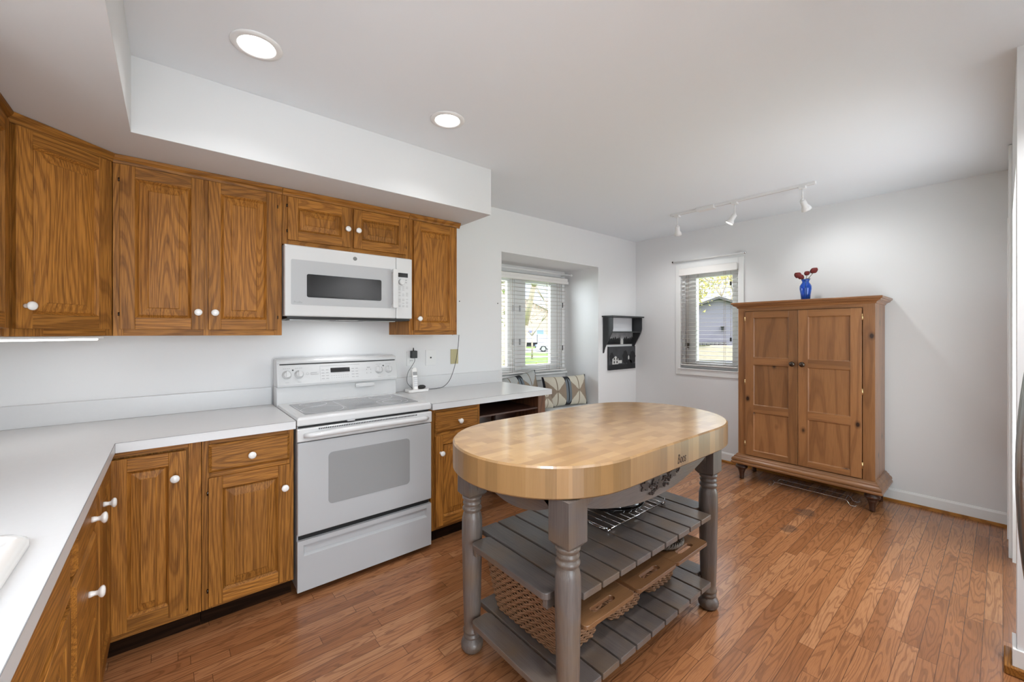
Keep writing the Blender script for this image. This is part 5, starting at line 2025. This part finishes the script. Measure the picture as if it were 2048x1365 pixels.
siding = plain('lilac_siding', (0.22, 0.20, 0.24), 0.8)
nt = siding.node_tree
wv = nt.nodes.new('ShaderNodeTexWave')
wv.bands_direction = 'Z'
wv.inputs['Scale'].default_value = 2.2
tc = nt.nodes.new('ShaderNodeTexCoord')
nt.links.new(tc.outputs['Object'], wv.inputs['Vector'])
bp = nt.nodes.new('ShaderNodeBump')
bp.inputs['Strength'].default_value = 0.6
nt.links.new(wv.outputs['Fac'], bp.inputs['Height'])
nt.links.new(bp.outputs[0], nt.nodes['Principled BSDF'].inputs['Normal'])
roof_grey = plain('dark_roof', (0.12, 0.11, 0.11), 0.9)
roof_pale = plain('pale_roof', (0.50, 0.45, 0.42), 0.9)
cream_w = plain('cream_wall', (0.50, 0.42, 0.36), 0.9)

# neighbour's gable beyond the narrow window
g = at(1437, 599, 25)
h = house('neighbour_house', 'lilac-grey house gable with a wall lantern, seen through the narrow window', (g.x, g.y, GZ), R(-60), 5.6, 9, 3.15, g.z - GZ, siding, roof_grey)
l = MB()
l.box(0.12, 0.30, -0.28, 0.0, 2.45, 2.50).box(0.14, 0.28, -0.26, -0.12, 2.20, 2.45)
l.build('wall_lantern', black_pl, h, 0.02, raw=True)
r5 = random.Random(9)
for i in range(7):
    q = at(1399.5 + i * 8.3, 688, 24.2)
    b = MB().box(-0.095, 0.095, -0.1, 0.1, 0, 0.21)
    o = b.build('planter_box', roof_grey, None, 0.01)
    o.location = (q.x, q.y, q.z - 0.1)
    o.rotation_euler = (0, 0, R(-60))
    tag(o, 'small dark grey square planter box on the ledge in front of the lilac house', 'planter', 'row of square planter boxes outside the narrow window')
q0, q1 = at(1392, 692, 24.2), at(1456, 692, 24.2)
c = (q0 + q1) / 2
b = MB().box(-1.15, 1.15, -0.14, 0.14, -0.9, -0.0)
o = b.build('planter_wall', plain('tan_stone', (0.52, 0.42, 0.34), 0.9, vary=0.2, bscale=3), None, 0.02)
o.location = (c.x, c.y, q0.z)
o.location.z = at(1392, 691, 24.2).z
o.rotation_euler = (0, 0, R(-60))
tag(o, 'low tan wall below the row of planter boxes outside', 'garden wall')
b = MB()
M = Matrix.Translation((14, 6.5, 0)) @ Matrix.Rotation(R(-60), 4, 'Z')
b.box(-6, 6, -2.5, 6.5, GZ, GZ + 0.03, M=M)
tag(b.build('patio', plain('pale_concrete', (0.60, 0.56, 0.52), 0.9, vary=0.08, bscale=2)), kind='structure')
b = MB()
b.box(4.62, 4.9, -0.5, 3.6, GZ - 0.1, -0.3)
tag(b.build('foundation', cream_w), kind='structure')

# houses across the street
p = at(1050, 700, 62)
house('distant_house', 'cream house across the street, behind the truck in the alcove window', (p.x, p.y, GZ), R(-38), 13, 9, 4.0, 7.2, cream_w, roof_pale, ((-3, -1.6, 1.2, 2.6), (1.5, 2.9, 1.2, 2.6)))
p = at(1135, 700, 74)
house('distant_house', 'grey-roofed house across the street, behind the white car in the alcove window', (p.x, p.y, GZ), R(-45), 9, 9, 3.2, 5.2, plain('pale_grey_wall', (0.62, 0.62, 0.62), 0.9), roof_pale, ((-2.5, -1.3, 1.0, 2.3),))

# trees
bark = plain('pale_bark', (0.42, 0.34, 0.26), 0.9, vary=0.3, bscale=5)
twig = plain('budding_twigs', (0.50, 0.38, 0.26), 0.9, vary=0.3)
bud_y = plain('yellow_buds', (0.62, 0.52, 0.20), 0.9, vary=0.3)
bud_p = plain('pink_buds', (0.62, 0.38, 0.32), 0.9, vary=0.3)
ever = plain('evergreen_leaf', (0.10, 0.13, 0.035), 0.9, vary=0.5)


def tree(name, label, base, hgt, spread, trunk_r, seed, buds, n_bud=220, size=0.10, lean=(0, 0), depth=4):
    t = thing(name, label, 'tree', base)
    rr = random.Random(seed)
    b = MB()
    tips = []

    def grow(p, d, ln, r_, k):
        q = p + d * ln
        b.tube([tuple(p), tuple(p + d * ln * 0.5 + Vector((rr.uniform(-1, 1), rr.uniform(-1, 1), 0)) * ln * 0.05), tuple(q)], [r_, r_ * 0.8, r_ * 0.62], 6)
        tips.append(q)
        if k == 0:
            return
        for i in range(3 if k > 1 else 4):
            a = rr.uniform(0, 2 * math.pi)
            nd = (d + Vector((math.cos(a), math.sin(a), rr.uniform(-0.1, 0.5))) * spread).normalized()
            grow(q, nd, ln * rr.uniform(0.6, 0.8), r_ * 0.55, k - 1)
    grow(Vector(base), Vector((lean[0], lean[1], 1)).normalized(), hgt * 0.34, trunk_r, depth)
    b.build('branches', bark, t)
    if n_bud:
        m = MB()
        for i in range(n_bud):
            q = rr.choice(tips[1:]) + Vector((rr.gauss(0, 1), rr.gauss(0, 1), rr.gauss(0, 1))) * hgt * 0.07
            s = size * rr.uniform(0.5, 1.3)
            vv = [Vector((rr.uniform(-1, 1), rr.uniform(-1, 1), rr.uniform(-1, 1))).normalized() * s for _ in range(3)]
            m.add([tuple(q + v_) for v_ in vv] + [tuple(q - vv[0])], [(0, 1, 2), (0, 2, 3), (0, 3, 1), (1, 3, 2)])
        tag(m.build('buds', buds, t))
    return t


p = at(1064, 690, 33)
tree('bare_tree', 'bare spreading tree with pinkish buds on the lawn, beyond the alcove window', (p.x, p.y, GZ), 5.5, 0.75, 0.09, 4, bud_p, 500, 0.07)
p = at(1032, 700, 14)
tree('bare_tree', 'near bare tree whose thick limb slants across the alcove window', (p.x, p.y, GZ), 7, 0.5, 0.22, 12, bud_y, 160, 0.05, (0.12, -0.06))
p = at(1112, 700, 26)
tree('bare_tree', 'slim bare tree at the right side of the alcove window', (p.x, p.y, GZ), 8, 0.6, 0.10, 8, bud_y, 200, 0.06)
p = at(1455, 640, 46)
tree('yellow_tree', 'tree in yellow spring leaf rising behind the lilac-grey house', (p.x, p.y, GZ), 12, 0.62, 0.22, 21, bud_y, 2600, 0.13)
p = at(1330, 640, 22)
tree('yellow_tree', 'smaller olive-yellow tree at the left of the lilac-grey house', (p.x, p.y, GZ), 5.5, 0.5, 0.12, 33, plain('olive_buds', (0.40, 0.36, 0.12), 0.9, vary=0.4), 1800, 0.10)
# ivy-clad trunk at the left edge of the alcove window
p = at(1008, 700, 6.2)
t = thing('ivy_trunk', 'ivy-clad tree trunk at the left edge of the alcove window', 'tree', (p.x, p.y, GZ))
MB().tube([(p.x, p.y, GZ), (p.x + 0.01, p.y, 1.2), (p.x - 0.04, p.y, 2.6), (p.x - 0.08, p.y, 4.5)], [0.075, 0.065, 0.06, 0.05], 12).build('trunk', bark, t)
b = MB()
rr = random.Random(2)
for i in range(420):
    z = rr.uniform(GZ, 2.6)
    k = 1.0 if z > 1.5 or z < 0.9 else 0.25
    if rr.random() > k: continue
    a = rr.uniform(0, 6.28)
    q = Vector((p.x + 0.09 * math.cos(a) - 0.02, p.y + 0.09 * math.sin(a), z))
    vv = [Vector((rr.uniform(-1, 1), rr.uniform(-1, 1), rr.uniform(-1, 1))).normalized() * 0.035 for _ in range(3)]
    b.add([tuple(q + v_) for v_ in vv], [(0, 1, 2)])
b.build('ivy', ever, t)
# low shrub under the alcove window
t = thing('shrub', 'low yellow-green shrub just outside the alcove window', 'shrub', (4.75, 5.2, GZ))
b = MB()
for i in range(2600):
    q = Vector((rr.uniform(4.3, 5.9), rr.uniform(4.8, 5.5), GZ))
    top = 0.72 + 0.05 * math.sin(q.x * 9) + rr.uniform(-0.08, 0.06)
    q.z = GZ + (top - GZ) * rr.random() ** 0.35
    vv = [Vector((rr.uniform(-1, 1), rr.uniform(-1, 1), rr.uniform(-1, 1))).normalized() * rr.uniform(0.02, 0.04) for _ in range(3)]
    b.add([tuple(q + v_) for v_ in vv], [(0, 1, 2)], rr.choice([0, 0, 1]))
b.build('foliage', [plain('shrub_leaf', (0.28, 0.34, 0.07), 0.8, vary=0.4), bud_y], t)
b = MB()
for i in range(16):
    x, y = 4.35 + i * 0.09, 5.15 + 0.1 * math.sin(i * 3)
    b.tube([(x, y, GZ), (x + 0.03, y, 0.5)], 0.01, 5)
b.build('stems', bark, t)
